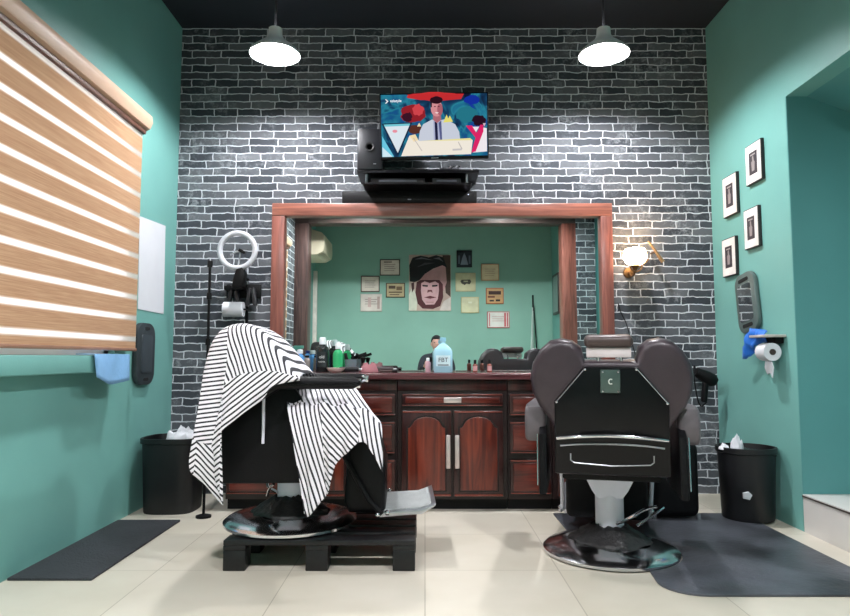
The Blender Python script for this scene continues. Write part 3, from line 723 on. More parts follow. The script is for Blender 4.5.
# blue cloth over the ledge
A_, B_ = atx(93, 352, -1.693), atx(128, 352, -1.693)
b = MB(); N = 14; rings = []
for i in range(N + 1):
    f = i / N; y = A_.y + (B_.y - A_.y) * f
    low = .80 - .0 * f + (.03 if f > .5 else 0) * (f - .5) * 2
    low = [.87, .79, .83, .84][min(3, int(f * 3.999))] if False else .865 - .075 * math.sin(min(1, f * 1.6 + .1) * PI * .5) + .035 * f
    ring = []
    for k in range(9):
        g = k / 8
        if g < .25: q = Vector((-1.78 + .09 * g / .25, y, .9685))
        else:
            h = (g - .25) / .75; q = Vector((-1.690 + .006 * math.sin(f * 9) * h + .004, y + .03 * h * (1 - f), .9685 + (low - .9685) * h))
        ring.append(q)
    rings.append(ring)
b.rings(rings, close=False, cap=False)
o = b.build('cloth', mat((128, 176, 220), .8, var=.08, bump=.2)); tag(o, 'light blue cloth hanging over the window ledge', 'cloth')
so = o.modifiers.new('s', 'SOLIDIFY'); so.thickness = .004; so.offset = 1
for k, (y0, y1, c_, lb_) in enumerate(((1.6, 2.9, (120, 170, 210), 'flat pale blue packet lying on the window ledge'),)):
    pass

# ------------------------------------------------------------------ right wall things
quads = [
 ((748, 147), (764, 139), (766, 178), (750, 187), 'small white-framed print, upper right of four on the teal wall'),
 ((725, 178), (739, 173), (741, 213), (727, 218), 'small white-framed print, upper left of four on the teal wall'),
 ((747, 211), (761, 205), (763, 245), (748, 251), 'small white-framed print, lower right of four on the teal wall'),
 ((725, 240), (738, 236), (740, 274), (726, 278), 'small white-framed print, lower left of four on the teal wall')]
for k, (p1, p2, p3, p4, lb_) in enumerate(quads):
    P = [atx(p[0], p[1], XR) for p in (p1, p2, p3, p4)]
    yA, yB = (P[0].y + P[3].y) / 2, (P[1].y + P[2].y) / 2
    cz = sum(p.z for p in P) / 4; cy = (yA + yB) / 2; hw = abs(yA - yB) / 2; hh = (abs(P[0].z - P[3].z) + abs(P[1].z - P[2].z)) / 4
    t = thing('picture_frame', lb_, 'picture', (XR, cy, cz), 0, 'four small framed prints')
    def yz(poly): return [(y, z) for y, z in poly]
    def rc(a_, b_): return [(-a_, -b_), (a_, -b_), (a_, b_), (-a_, b_)]
    MB().prism(rc(hw, hh), 'yz', -.022, -.001, .002).build('frame', mat((40, 36, 36), .5), t)
    MB().prism(rc(hw - .006, hh - .006), 'yz', -.0235, -.021).build('mat_board', mat((226, 222, 218), .6), t)
    pm = MB(); pm.mi = 0
    pm.prism(rc(hw * .5, hh * .56), 'yz', -.0245, -.023)
    pm.mi = 1
    pm.prism([(y * hw, z * hh) for y, z in ((-.16, -.4), (.16, -.4), (.2, .05), (.08, .12), (.1, .3), (-.06, .36), (-.12, .12), (-.22, .02))], 'yz', -.0252, -.0245)
    pm.mi = 2; pm.prism([(y * hw, z * hh + hh * .0) for y, z in ((-.3, .38), (.3, .38), (.3, .45), (-.3, .45))], 'yz', -.0252, -.0245)
    pm.build('print', [mat((52, 46, 52), .6), mat((140, 132, 132), .6), mat((150, 146, 142), .6)], t)
# hand mirror: rounded panel hung slightly tilted
a, c = atx(739, 275, XR), atx(764, 333, XR)
P = [atx(*p, XR) for p in ((738, 286), (752, 272), (760, 280), (764, 322), (756, 331), (747, 333))]
cy = (atx(738.5, 300, XR).y + atx(764, 300, XR).y) / 2; cz = (P[1].z + P[5].z) / 2; hw = abs(atx(740, 300, XR).y - atx(762, 300, XR).y) / 2; hh = (P[1].z - P[5].z) / 2
t = thing('hand_mirror', 'grey-green rounded hand mirror with slotted grips hung on the teal wall', 'hand mirror', (XR, cy, cz)); t.rotation_euler = (R(-8), 0, 0)
GG = mat((84, 100, 98), .45)
MB().prism(rr2(hw * .9, hh, hw * .55), 'yz', -.035, -.003, .008).build('mirror_frame', GG, t)
MB().prism(rr2(hw * .62, hh * .62, .02), 'yz', -.037, -.034).build('glass', mat((215, 220, 220), .04, 1., var=0), t)
for s_ in (-1, 1): MB().prism([(y, z + s_ * (hh - .045)) for y, z in rr2(hw * .45, .012, .0115)], 'yz', -.0372, -.034).build('grip_slot', mat((10, 14, 14), .8), t)
# paper towel roll dispenser with blue bag
g0 = atx(768, 352, XR - .07)
t = thing('toilet_roll_holder', 'white paper roll on a dark holder on the teal wall below the hand mirror', 'roll holder', (XR, g0.y, g0.z))
MB().lathe([(.018, -.05), (.052, -.05), (.052, .05), (.018, .05)], M=Matrix.Translation((-.07, 0, 0)) @ Matrix.Rotation(PI / 2, 4, 'X'), seg=28, cap=False).build('paper_roll', PAPER, t)
MB().cyl((-.07, -.056, 0), (-.07, .06, 0), .017).build('core', mat((60, 50, 46), .7), t)
MB().tube([(-.07, .06, 0), (-.07, .072, .02), (-.02, .072, .04), (-.001, .072, .045)], .007, 8, smooth=1).build('arm', BLACK, t)
MB().span((-.13, -.08, .085), (-.001, .1, .10), .004).build('shelf', mat((188, 180, 172), .4), t)
MB().span((-.05, -.05, .05), (-.001, .08, .086), .004).build('back_box', BLACK, t)
b = MB().prism([(-.035, -.05), (.02, -.02), (.04, -.09), (.01, -.13), (-.02, -.12), (-.04, -.15), (-.055, -.09)], 'yz', -.075, -.066, .003)
b.build('loose_sheet', PAPER, t)
c1, c2 = atx(742, 345, XR - .09), atx(768, 329, XR - .09)
b = MB(); rings = []
N = 12
for i in range(N + 1):
    f = i / N; ring = []
    top = atx(751 + 18 * f, 328 + 3 * f, XR - .06); bot = atx(743 + 23 * f, [359, 357, 352, 346, 343][min(4, int(f * 4.99))] - 1 * f, XR - .06)
    for k in range(9):
        g = k / 8; q = top.lerp(bot, g); q.x += .03 * noise.noise(q * 22) - .012 * math.sin(PI * g)
        ring.append(q)
    rings.append(ring)
b.rings(rings, close=False, cap=False)
o = b.build('cloth', mat((44, 116, 214), .4, var=.15, coat=.3), ang=60)
tag(o, 'crumpled bright blue cloth hanging beside the paper roll holder', 'cloth'); so = o.modifiers.new('s', 'SOLIDIFY'); so.thickness = .006
# hair dryer on the bricks
h0 = at(706, 377, 4.5)
t = thing('hair_dryer', 'black hair dryer hanging on the bricks behind the leather chair', 'hair dryer', h0)
MB().lathe([(0, -.08), (.03, -.08), (.036, -.05), (.045, .0), (.046, .05), (.03, .075), (0, .08)], M=Matrix.Rotation(PI / 2, 4, 'Y') @ Matrix.Rotation(.5, 4, 'Y'), seg=20).build('barrel', BLACK, t)
MB().box((.0, 0, -.09), (.04, .04, .17), .014, M=Matrix.Rotation(.12, 4, 'Y'), seg=3).build('handle', BLACK, t)
MB().tube([(.01, .02, -.17), (-.03, .05, -.22), (-.06, .05, -.05), (-.05, .08, .1), (-.02, .1, .02)], .005, 8, smooth=2).build('cord', BLACK, t)
MB().lathe([(0, 0), (.02, 0), (.02, .115), (.03, .13), (0, .135)], M=Matrix.Translation((0, .14, 0)) @ Matrix.Rotation(PI / 2, 4, 'X')).build('wall_hook', STEEL, t)

# ------------------------------------------------------------------ mats and bins
b = MB().span((XL + .012, 2.86, 0), (-1.425, 3.87, .012), .003)
mt_ = mat((44, 47, 52), .7, var=.2, scale=5, bump=1., bscale=120)
tag(b.build('rubber_mat', mt_), 'long dark rubber mat along the teal wall under the window', 'mat')
pts = []
for a_ in range(0, 91, 15):
    pts.append((1.12 - .15 * math.sin(R(90 - a_)), 2.82 - .15 * math.sin(R(a_))))
pts = [(1.14 - .16 * math.cos(R(a_)), 2.82 - .15 * math.sin(R(a_))) for a_ in range(0, 91, 15)]
pts += [(1.92, 2.67), (1.92, 4.035), (.78, 4.035), (.78, 3.60)]
for a_ in range(105, -76, -12): pts.append((.912 + .331 * math.cos(R(a_)), 3.28 + .331 * math.sin(R(a_))))
b = MB().prism(pts, 'xy', 0, .011, .003)
tag(b.build('floor_mat', mat((70, 73, 80), .42, var=.75, scale=2.6, bump=.3, bscale=40)), 'large worn black anti-fatigue mat cut around the leather chair base', 'mat')

def bin_(x, y, z, rx, ry, h, sq, label):
    t = thing('waste_bin', label, 'bin', (x, y, z))
    def ring(s_, z_, n_=40):
        o = []
        for k in range(n_):
            a_ = 2 * PI * k / n_; c_, s2 = math.cos(a_), math.sin(a_)
            o.append(Vector((rx * s_ * math.copysign(abs(c_) ** sq, c_), ry * s_ * math.copysign(abs(s2) ** sq, s2), z_)))
        return o
    MB().rings([ring(.86, 0), ring(.88, .01), ring(.97, h - .03), ring(.945, h - .03), ring(.85, .03)]).build('bin_body', mat((14, 15, 19), .5, var=.15), t)
    MB().rings([ring(.97, h - .035), ring(1.03, h - .03), ring(1.03, h), ring(.95, h), ring(.93, h - .035), ring(.97, h - .035)], cap=False).build('rim', mat((12, 13, 16), .45), t)
    return t
p = at(171, 515, 4.0)
t = bin_(-1.588, 4.18, 0, .178, .17, .455, .55, 'square black waste bin with white tissues in the left corner')
heap('tissues', (.06, -.05, .425), .095, .08, .075, PAPER, None, None, 1.2, t)
heap('bin_liner', (0, 0, .40), .15, .15, .03, mat((20, 20, 24), .4), None, None, 4.2, t)
t = bin_(1.908, 3.92, .012, .163, .163, .415, 1.0, 'round black waste bin against the right teal wall')
heap('bin_liner', (0, 0, .37), .15, .14, .03, mat((20, 20, 24), .4), None, None, 2.2, t)
heap('tissues', (-.07, -.04, .395), .035, .03, .07, PAPER, None, None, 5.2, t)
heap('tissues', (-.14, -.03, .40), .03, .04, .03, PAPER, None, None, 6.2, t)
b = MB().prism([(-.02, -.02), (.015, -.028), (.03, .0), (.01, .018), (-.022, .012)], 'xz', -.165, -.15, .003, M=Matrix.Translation((-.075, .012, .16)))
b.build('sticker', PAPER, t)

# ------------------------------------------------------------------ barber chairs
def backrest_outline():
    L_ = [(-.125, 1.005), (-.165, 1.035), (-.215, 1.045), (-.265, 1.035), (-.31, .995), (-.345, .935), (-.357, .87), (-.348, .80), (-.318, .735), (-.278, .685), (-.252, .64), (-.247, .42)]
    Rr = [(-x, z) for x, z in L_[::-1]]
    return L_ + Rr + [(.11, .945), (-.11, .945)]
def barber_chair(loc, rz, label, seat_m, wing_m, arm_m, dz=0., headrest=True, recline=8, group='barber chairs', bs=(1, 1), foot=13, pb=.33, fam=None, fl=1.0):
    t = thing('barber_chair', label, 'barber chair', loc, rz, group)
    MB().lathe([(0, .0), (.312, .0), (.326, .008), (.326, .02), (.308, .034), (.23, .052), (.13, .066), (.09, .075), (0, .075)], seg=64).build('base_disc', CHROME, t)
    MB().lathe([(.0, .07), (.085, .07), (.085, .1), (.068, .11), (.068, .31 + dz), (0, .31 + dz)], seg=32).build('column', PAINTW, t)
    b = MB(); ring = []
    b.rings([[Vector((sx * w_, sy * d_, z_)) for sx, sy in ((-1, -1), (1, -1), (1, 1), (-1, 1))] for w_, d_, z_ in ((.06, .06, .27 + dz), (.085, .08, .31 + dz), (.115, .10, .375 + dz), (.118, .10, .39 + dz))])
    b.build('column_bracket', PAINTW, t)
    # torn rubber boot around the column foot
    b = MB(); rings = []
    for i, (r_, z_) in enumerate(((.075, .14), (.10, .12), (.135, .098), (.17, .075), (.185, .06))):
        rings.append([Vector((r_ * (1 + .25 * noise.noise(Vector((math.cos(a_) * 3, math.sin(a_) * 3, i * .6)))) * math.cos(a_), r_ * (1 + .25 * noise.noise(Vector((math.cos(a_) * 3, math.sin(a_) * 3, i * .6 + 9)))) * math.sin(a_), z_ + .018 * noise.noise(Vector((math.cos(a_) * 4, math.sin(a_) * 4, i))))) for a_ in [2 * PI * k / 40 for k in range(40)]])
    b.rings(rings, cap=False); o = b.build('rubber_boot', mat((34, 33, 34), .5, var=.3, bump=.5), t, ang=50); so = o.modifiers.new('s', 'SOLIDIFY'); so.thickness = .004
    MB().tube([(.03, -.06, .15), (.09, -.1, .19), (.16, -.09, .235), (.215, -.06, .24)], .0075, 8, smooth=2).build('pump_lever', CHROME, t)
    MB().tube([(.12, -.095, .155), (.2, -.07, .205), (.25, -.04, .235)], .0065, 8, smooth=1).build('release_lever', CHROME, t)
    Z = dz
    MB().span((-.22, -.24, .385 + Z), (.22, .26, .43 + Z), .01).build('seat_frame', BLACK, t)
    MB().box((0, .05, .478 + Z), (.50, .54, .11), .035, seg=4).build('seat', seat_m, t)
    # backrest
    piv = Matrix.Translation((0, -.24, .42 + Z)) @ Matrix.Rotation(R(recline), 4, 'X') @ Matrix.Translation((0, .24, 0)) @ Matrix.Diagonal((bs[0], 1, bs[1], 1)) @ Matrix.Translation((0, 0, -.42))
    bk = MB().prism(backrest_outline(), 'xz', -.30, -.18, .032, M=piv, seg=4).build('backrest', wing_m, t)
    bp = [(-.115, .925), (.115, .925), (.247, .765), (.252, .435), (-.252, .435), (-.247, .765)]
    MB().prism(bp, 'xz', -.318, -.29, .008, M=piv).build('back_panel', BLACKG, bk)
    MB().tube([(-.24, -.322, .60), (-.15, -.345, .615), (0, -.35, .625), (.15, -.345, .615), (.24, -.322, .60)], .0085, 10, smooth=2, M=piv).build('rear_bar', CHROME, bk)
    MB().tube([(-.225, -.321, .565), (-.15, -.323, .575), (0, -.323, .58), (.15, -.323, .575), (.225, -.321, .565)], .004, 8, smooth=2, M=piv).build('trim_strip', STEEL, bk)
    MB().tube([(-.18, -.320, .53), (-.18, -.320, .50), (-.165, -.320, .488), (0, -.320, .478), (.165, -.320, .488), (.18, -.320, .50), (.18, -.320, .53)], .003, 8, M=piv).build('pocket_piping', STEEL, bk)
    for x, z in ((-.11, .915), (.11, .915), (.238, .765), (-.238, .765)): MB().ball((x, -.320, z), (.006, .004, .006), 10, M=piv).build('panel_stud', CHROME, bk)
    for q_ in (-1, 1): MB().tube([(q_ * .112, -.3195, .918), (q_ * .238, -.3195, .768)], .002, 6, M=piv).build('panel_edging', STEEL, bk)
    pl = MB().box((-.002, -.322, .862), (.086, .008, .105), .004, M=piv).build('makers_plate', mat((74, 92, 88), .35, .5), bk)
    for sx in (-.034, .032):
        for sz in (.818, .905): MB().ball((sx, -.327, sz), .005, 8, M=piv).build('screw', CHROME, bk)
    MB().tube([Vector((.009 * math.cos(a_), -.3275, .862 + .011 * math.sin(a_))) for a_ in [R(50 + 26 * k) for k in range(11)]], .0028, 6, M=piv).build('emblem', mat((200, 206, 200), .4), bk)
    if headrest:
        h = MB().box((-.005, -.255, 1.035), (.215, .09, .055), .024, M=piv, seg=4).build('headrest', mat((66, 52, 50), .4, bump=.1, bscale=200), t)
        MB().box((-.005, -.27, .985), (.195, .02, .045), .004, M=piv).build('headrest_plate', mat((206, 196, 198), .35), h)
        for q_ in (-1, 1): MB().cyl((q_ * .05, -.26, .90), (q_ * .05, -.26, .99), .008, M=piv).build('headrest_rod', CHROME, h)
    for s_ in (-1, 1):
        ar = MB().prism([(-.27, .585 + Z), (-.25, .56 + Z), (-.12, .60 + Z), (.0, .675 + Z), (.33, .675 + Z), (.365, .69 + Z), (.365, .715 + Z), (.33, .728 + Z), (-.2, .735 + Z), (-.26, .72 + Z), (-.28, .66 + Z)], 'yz', s_ * .34 - .05, s_ * .34 + .05, .02, seg=3).build('armrest', arm_m, t)
        MB().box((s_ * .335, .345, .70 + Z), (.088, .04, .04), .006).build('arm_tip', CHROME, ar)
        MB().prism([(-.34, pb), (.14, pb), (.20, .46 + Z), (.10, .62 + Z), (.06, .68 + Z), (-.20, .68 + Z), (-.32, .60 + Z)], 'yz', s_ * .305 - .018, s_ * .305 + .018, .008).build('side_panel', LEATHK, t)
        MB().tube([(s_ * .328, -.335, .37 + Z), (s_ * .328, -.315, .60 + Z)], .004, 8).build('side_trim', CHROME, t)
    lev = MB().cyl((.335, -.075, .43 + Z), (.338, -.075, .655 + Z), .007).build('recline_lever', PAINTW, t)
    MB().ball((.338, -.075, .665 + Z), .015, 14).build('lever_knob', mat((232, 232, 236), .3), lev)
    # leg rest and footrest
    MB().prism([(.27, .46 + Z), (.36, .48 + Z), (.43, .46 + Z), (.475, .30), (.475, .10), (.45, .085), (.30, .09), (.28, .14), (.29, .36)], 'yz', -.215, .215, .03, seg=3).build('leg_rest', LEATHK, t)
    MB().tube([(-.235, .1, .39 + Z), (-.235, .28, .36 + Z), (-.235, .40, .15), (-.235, .46, .09)], .012, 8).build('footrest_arm', fam or PAINTW, t)
    MB().tube([(.235, .1, .39 + Z), (.235, .28, .36 + Z), (.235, .40, .15), (.235, .46, .09)], .012, 8).build('footrest_arm', fam or PAINTW, t)
    FM = Matrix.Translation((0, .44, .085)) @ Matrix.Rotation(R(foot), 4, 'X') @ Matrix.Diagonal((1, fl, 1, 1))
    fr = MB().prism([(0, -.012), (.25, -.012), (.33, .02), (.335, .03), (.25, .008), (0, .012)], 'yz', -.23, .23, .003, M=FM).build('footrest', STEEL, t)
    MB().prism([(.01, .0125), (.245, .0085), (.31, .024), (.31, .028), (.245, .0135), (.01, .0165)], 'yz', -.20, .20, 0, M=FM).build('tread', mat((176, 180, 180), .45, .2, bump=.6, bscale=120), fr)
    for q_ in (-.25, .25):
        MB().ball((q_, .44, .09), .013, 10).build('bolt', CHROME, fr); MB().ball((q_, .485, .10), .013, 10).build('bolt', CHROME, fr)
    return t
barber_chair((.912, 3.28, .0), R(-13), 'brown and black leather barber chair seen from behind, not draped', LEATHK, LEATH, LEATHG)
barber_chair((-.668, 3.31, .135), R(-88), 'black barber chair seen from the side under a striped cape, on a low platform', LEATHK, LEATHK, LEATHK, dz=-.0, headrest=False, recline=2, bs=(.80, .86), foot=4, pb=.25, fam=BLACK, fl=.82)
t = thing('padded_stool', 'low black padded box standing behind the leather chair near the bricks', 'stool', (1.47, 3.975, 0))
MB().box((0, 0, .24), (.28, .23, .44), .05, seg=4).build('stool_body', LEATHK, t)
for sx in (-.13, .13):
    for sy in (-.09, .09): MB().cyl((sx, sy, 0), (sx, sy, .04), .014).build('foot', STEEL, t)
# low platform under the left chair
t = thing('low_platform', 'low black wooden pallet platform carrying the draped chair', 'platform', (0, 0, 0))
PX0, PX1, PY0, PY1 = -.905, -.045, 2.985, 3.62
PB = mat((9, 9, 12), .45, var=.3, scale=12, bump=.3, bscale=40)
for k in range(5):
    y = PY0 + k * (PY1 - PY0 - .10) / 4
    MB().span((PX0, y, .112), (PX1, y + .10, .1345), .004).build('top_board', PB, t)
for x in (PX0, PX0 + .37, PX1 - .10):
    MB().span((x, PY0, .09), (x + .10, PY1, .112), .003).build('cross_board', PB, t)
    for y in (PY0, (PY0 + PY1) / 2 - .05, PY1 - .10): MB().span((x, y, .0), (x + .10, y + .10, .09), .004).build('block', PB, t)

# ------------------------------------------------------------------ striped cape (two hanging panels of one sheet)
def cr(p0, p1, p2, p3, t):
    return .5 * ((2 * p1) + (-p0 + p2) * t + (2 * p0 - 5 * p1 + 4 * p2 - p3) * t * t + (-p0 + 3 * p1 - 3 * p2 + p3) * t ** 3)
def spline(ps, m):
    out = []; n_ = len(ps)
    for i in range(n_ - 1):
        a_, b_, c_, d_ = ps[max(i - 1, 0)], ps[i], ps[i + 1], ps[min(i + 2, n_ - 1)]
        for k in range(m): out.append(cr(a_, b_, c_, d_, k / m))
    out.append(ps[-1]); return out
def sheet(rows, ms, mt, stripe, fold):
    fine = [spline(r_, mt) for r_ in rows]                      # along a row
    colz = [spline([fine[i][j] for i in range(len(fine))], ms) for j in range(len(fine[0]))]
    H, W = len(colz[0]), len(colz)
    P = [[colz[j][i] for j in range(W)] for i in range(H)]
    bm = bmesh.new(); uvl = bm.loops.layers.uv.new('stripe')
    V = []
    for i in range(H):
        V.append([])
        for j in range(W):
            P[i][j] = fold(P[i][j].copy(), i / (H - 1), j / (W - 1)); V[-1].append(bm.verts.new(P[i][j]))
    for i in range(H - 1):
        for j in range(W - 1):
            f = bm.faces.new((V[i][j], V[i][j + 1], V[i + 1][j + 1], V[i + 1][j]))
            idx = ((i, j), (i, j + 1), (i + 1, j + 1), (i + 1, j))
            ci, cj = (i + .5) / (H - 1), (j + .5) / (W - 1)
            for lp, (a_, b_) in zip(f.loops, idx):
                lp[uvl].uv = (stripe(a_ / (H - 1), b_ / (W - 1), ci, cj, P[a_][b_]), 0)
    return bm
def g3(u, v, Y): return at(u, v, Y)
# upper panel: rows run from the far side over the top of the back to the near hem
ridge = [(203, 385), (205, 366), (210, 347), (219, 334), (229, 328), (240, 326), (252, 328), (264, 335), (276, 347), (288, 362), (300, 377)]
hem = [(193, 440), (191, 471), (206, 487), (223, 505), (214, 474), (210, 452), (221, 433), (239, 417), (261, 400), (274, 386), (300, 380)]
far0 = [g3(u, v, 3.02) + Vector((0.0, .55, -.22)) for u, v in ridge]
far1 = [g3(u, v, 3.02) + Vector((.0, .46, -.02)) for u, v in ridge]
top0 = [g3(u, v, 3.02) + Vector((0, .10, .012)) for u, v in ridge]
top1 = [g3(u, v + 2, 2.915) for u, v in ridge]
def mixr(f, Y, bulge=0): return [g3(r_[0] + (h_[0] - r_[0]) * f, r_[1] + (h_[1] - r_[1]) * f, Y) for r_, h_ in zip(ridge, hem)]
rowsA = [far0, far1, top0, top1, mixr(.25, 2.865), mixr(.55, 2.85), mixr(.8, 2.85), mixr(1., 2.855)]
def foldA(p, i, j):
    w_ = max(0, (i - .4) / .6)
    p.y += w_ * (.012 * math.sin(j * 21 + i * 4) + .006 * math.sin(j * 47 + 1)) + .02 * w_ * noise.noise(p * 5)
    return p
def proj(p):
    z = p.z - CH; d = p.y * CP + z * SP
    return 425 + F * p.x / d, 308 - F * (z * CP - p.y * SP) / d
# the stripe runs across the sheet; where the sheet is gathered at the arm its direction turns
DIRS = {'left': (.12, .99), 'right': (.93, -.36), 'low': (.62, .78), 'tip': (-.72, .69)}
def stripeA(i, j, ci, cj, p):
    if ci > .40 and cj < .34: k = 'left' if ci < .80 or cj < .06 else ('low' if cj < .12 else 'tip')
    elif ci < .66: k = 'right' if cj > .38 + .25 * (ci - .4) else 'left'
    else: k = 'low'
    s_, z_ = (p.x + 1.2) * 217, (1.2 - p.z) * 217
    a_, b_ = DIRS[k]
    return (a_ * s_ + b_ * z_) / 4.1
bmA = sheet(rowsA, 9, 9, stripeA, foldA)
topr = [(288, 392), (298, 390), (308, 388), (318, 386), (328, 385), (338, 384), (346, 384), (352, 386), (357, 392)]
r1 = [(288, 398), (300, 396), (312, 394), (324, 393), (336, 394), (348, 396), (358, 399), (366, 404), (373, 414)]
r2 = [(287, 404), (299, 404), (311, 404), (324, 404), (337, 405), (350, 406), (362, 409), (373, 415), (381, 426)]
r3 = [(291, 428), (302, 430), (314, 430), (326, 428), (338, 425), (350, 423), (363, 423), (374, 430), (382, 444)]
r4 = [(297, 466), (306, 470), (316, 464), (327, 455), (336, 444), (348, 437), (362, 432), (374, 442), (382.5, 456)]
r5 = [(304, 514), (308, 517), (320, 503), (328, 492), (335, 466), (347, 453), (361, 442), (372, 452), (382.5, 472)]
zf = lambda L_, Y: [g3(u, v, Y) for u, v in L_]
rowsB = [[p + Vector((0, 0, -.10)) for p in zf(topr, 3.56)], zf(topr, 3.50), zf(r1, 3.2), zf(r2, 2.96), zf(r3, 2.89), zf(r4, 2.875), zf(r5, 2.87)]
def foldB(p, i, j):
    w_ = max(0, (i - .5) / .5)
    p.y += w_ * (.014 * math.sin(j * 26) + .006 * math.sin(j * 55 + 1)) + .015 * w_ * noise.noise(p * 6)
    p.z += (1 - w_) * .008 * math.sin(j * 30 + i * 6)
    return p
def stripeB(i, j, ci, cj, p):
    s_, z_ = (p.x + 1.2) * 217, (1.2 - p.z) * 217
    if ci < .5: return (.8 * s_ - .6 * (z_ - (p.y - 2.9) * 40)) / 4.2
    a_, b_ = (.95, -.30) if cj < .33 else ((.74, -.67) if cj < .72 else (.97, -.2))
    return (a_ * s_ + b_ * z_) / 4.2
bmB = sheet(rowsB, 9, 9, stripeB, foldB)
SM = stripe_mat()
t = thing('striped_cape', 'black and white striped hairdressing cape draped over the chair on the platform', 'cape', (0, 0, 0))
for nm, bm in (('upper_drape', bmA), ('lower_drape', bmB)):
    me = bpy.data.meshes.new(nm); bm.to_mesh(me); bm.free(); me.materials.append(SM)
    me.polygons.foreach_set('use_smooth', [True] * len(me.polygons))
    o = bpy.data.objects.new(nm, me); COL.objects.link(o); o.parent = t
    so = o.modifiers.new('s', 'SOLIDIFY'); so.thickness = .003; so.offset = 0

# ------------------------------------------------------------------ wall behind the camera: prints seen in the mirror
RYW = YF
YV = 2 * MY - RYW
def rear(u, v):
    p = at(u, v, YV); return p.x, p.z
def flat_pic(name, label, u0, u1, v0, v1, frame_c, page_c, marks, cat='framed certificate', th=.02, border=.014, group='framed prints on the wall behind the camera'):
    xa, za = rear(u0, v0); xb, zb = rear(u1, v1); cx, cz = (xa + xb) / 2, (za + zb) / 2; w_, h_ = (xb - xa) / 2, (za - zb) / 2
    t = thing(name, label, cat, (cx, RYW, cz), 0, group)
    MB().span((-w_, .001, -h_), (w_, th, h_), .003).build('frame', mat(frame_c, .5), t)
    b = MB(); ms = [mat(page_c, .6)]
    b.span((-w_ + border, th - .002, -h_ + border), (w_ - border, th + .0012, h_ - border))
    for k, (pl, c_) in enumerate(marks):
        m = mat(c_, .6)
        if m not in ms: ms.append(m)
        b.mi = ms.index(m)
        yy = th + .002 + .0004 * k
        b.face([(-w_ + 2 * w_ * x, yy, h_ - 2 * h_ * y) for x, y in pl])
    b.build('page', ms, t)
    return t
def bar(x0_, x1_, y0_, y1_): return [(x0_, y0_), (x1_, y0_), (x1_, y1_), (x0_, y1_)]
tx = lambda n_, c_=(150, 128, 124): [(bar(.22, .78 - .06 * (k % 2), .3 + k * .13, .33 + k * .13), c_) for k in range(n_)]
flat_pic('certificate', 'framed certificate reflected in the mirror, highest of the left-hand group', 380, 400, 259.5, 275.6, (74, 48, 42), (228, 206, 196), [(bar(.2, .6, .14, .2), (60, 40, 40))] + tx(4))
flat_pic('certificate', 'dark-framed certificate reflected in the mirror, left edge of the group, upper', 361, 379.6, 276, 292, (84, 54, 48), (226, 208, 198), tx(4))
flat_pic('certificate', 'brown patterned certificate reflected in the mirror, just left of the ape poster', 386, 405, 283, 297.6, (60, 44, 34), (190, 166, 130), [(bar(.15, .5, .2, .4), (90, 66, 50)), (bar(.55, .85, .25, .5), (120, 92, 66)), (bar(.15, .85, .6, .68), (88, 64, 48)), (bar(.2, .7, .78, .84), (88, 64, 48))])
flat_pic('certificate', 'pale-framed certificate reflected in the mirror, lowest of the left-hand group', 360.5, 382, 294, 311.6, (206, 196, 190), (232, 214, 208), tx(3) + [(bar(.78, .9, .15, .85), (190, 160, 156)), (bar(.35, .5, .2, .75), (216, 180, 176))])
flat_pic('small_poster', 'black poster with a pale crowned figure reflected in the mirror, right of the ape poster', 456.5, 472, 250.6, 267.5, (24, 26, 34), (28, 32, 44), [([(.5, .15), (.62, .4), (.75, .85), (.25, .85), (.38, .4)], (130, 134, 150)), (bar(.1, .22, .3, .8), (90, 94, 110)), (bar(.78, .9, .3, .8), (90, 94, 110))], 'poster')
flat_pic('small_poster', 'cream framed print with a small dark emblem reflected in the mirror', 455.5, 475.6, 273, 291.5, (214, 196, 160), (216, 206, 170), [([(.3, .38), (.72, .36), (.78, .48), (.7, .62), (.55, .58), (.45, .66), (.3, .58), (.24, .46)], (86, 80, 72)), (bar(.4, .62, .42, .5), (190, 180, 150))], 'print')
flat_pic('certificate', 'plain cream certificate reflected in the mirror, highest of the right-hand group', 481, 499, 264, 280.7, (206, 152, 122), (230, 204, 170), tx(4, (200, 160, 140)))
flat_pic('small_poster', 'orange-brown framed print with dark lettering blocks reflected in the mirror', 485.8, 503.6, 288, 304, (178, 96, 62), (206, 158, 112), [(bar(.15, .85, .2, .42), (66, 34, 30)), (bar(.1, .5, .5, .62), (120, 70, 50)), (bar(.2, .45, .75, .85), (40, 30, 30)), (bar(.55, .8, .72, .84), (40, 30, 30))], 'print')
flat_pic('certificate', 'blank cream certificate reflected in the mirror, under the emblem print', 461, 479, 297, 313, (206, 190, 150), (220, 212, 178), [(bar(.4, .6, .3, .4), (236, 230, 206))])
flat_pic('certificate', 'white certificate with red side bars reflected in the mirror, lowest of all', 487, 509.5, 311.6, 328, (196, 110, 112), (234, 226, 222), [(bar(.76, .84, .08, .92), (206, 84, 92)), (bar(.88, .93, .08, .92), (190, 70, 80)), (bar(.08, .13, .1, .9), (206, 120, 124))] + tx(3, (206, 160, 158)))
def apz(pl): return [((x - 325) / 200, (y - 70) / 265) for x, y in pl]
HA, FA, PA, DA = (18, 16, 20), (196, 144, 148), (224, 172, 178), (86, 30, 38)
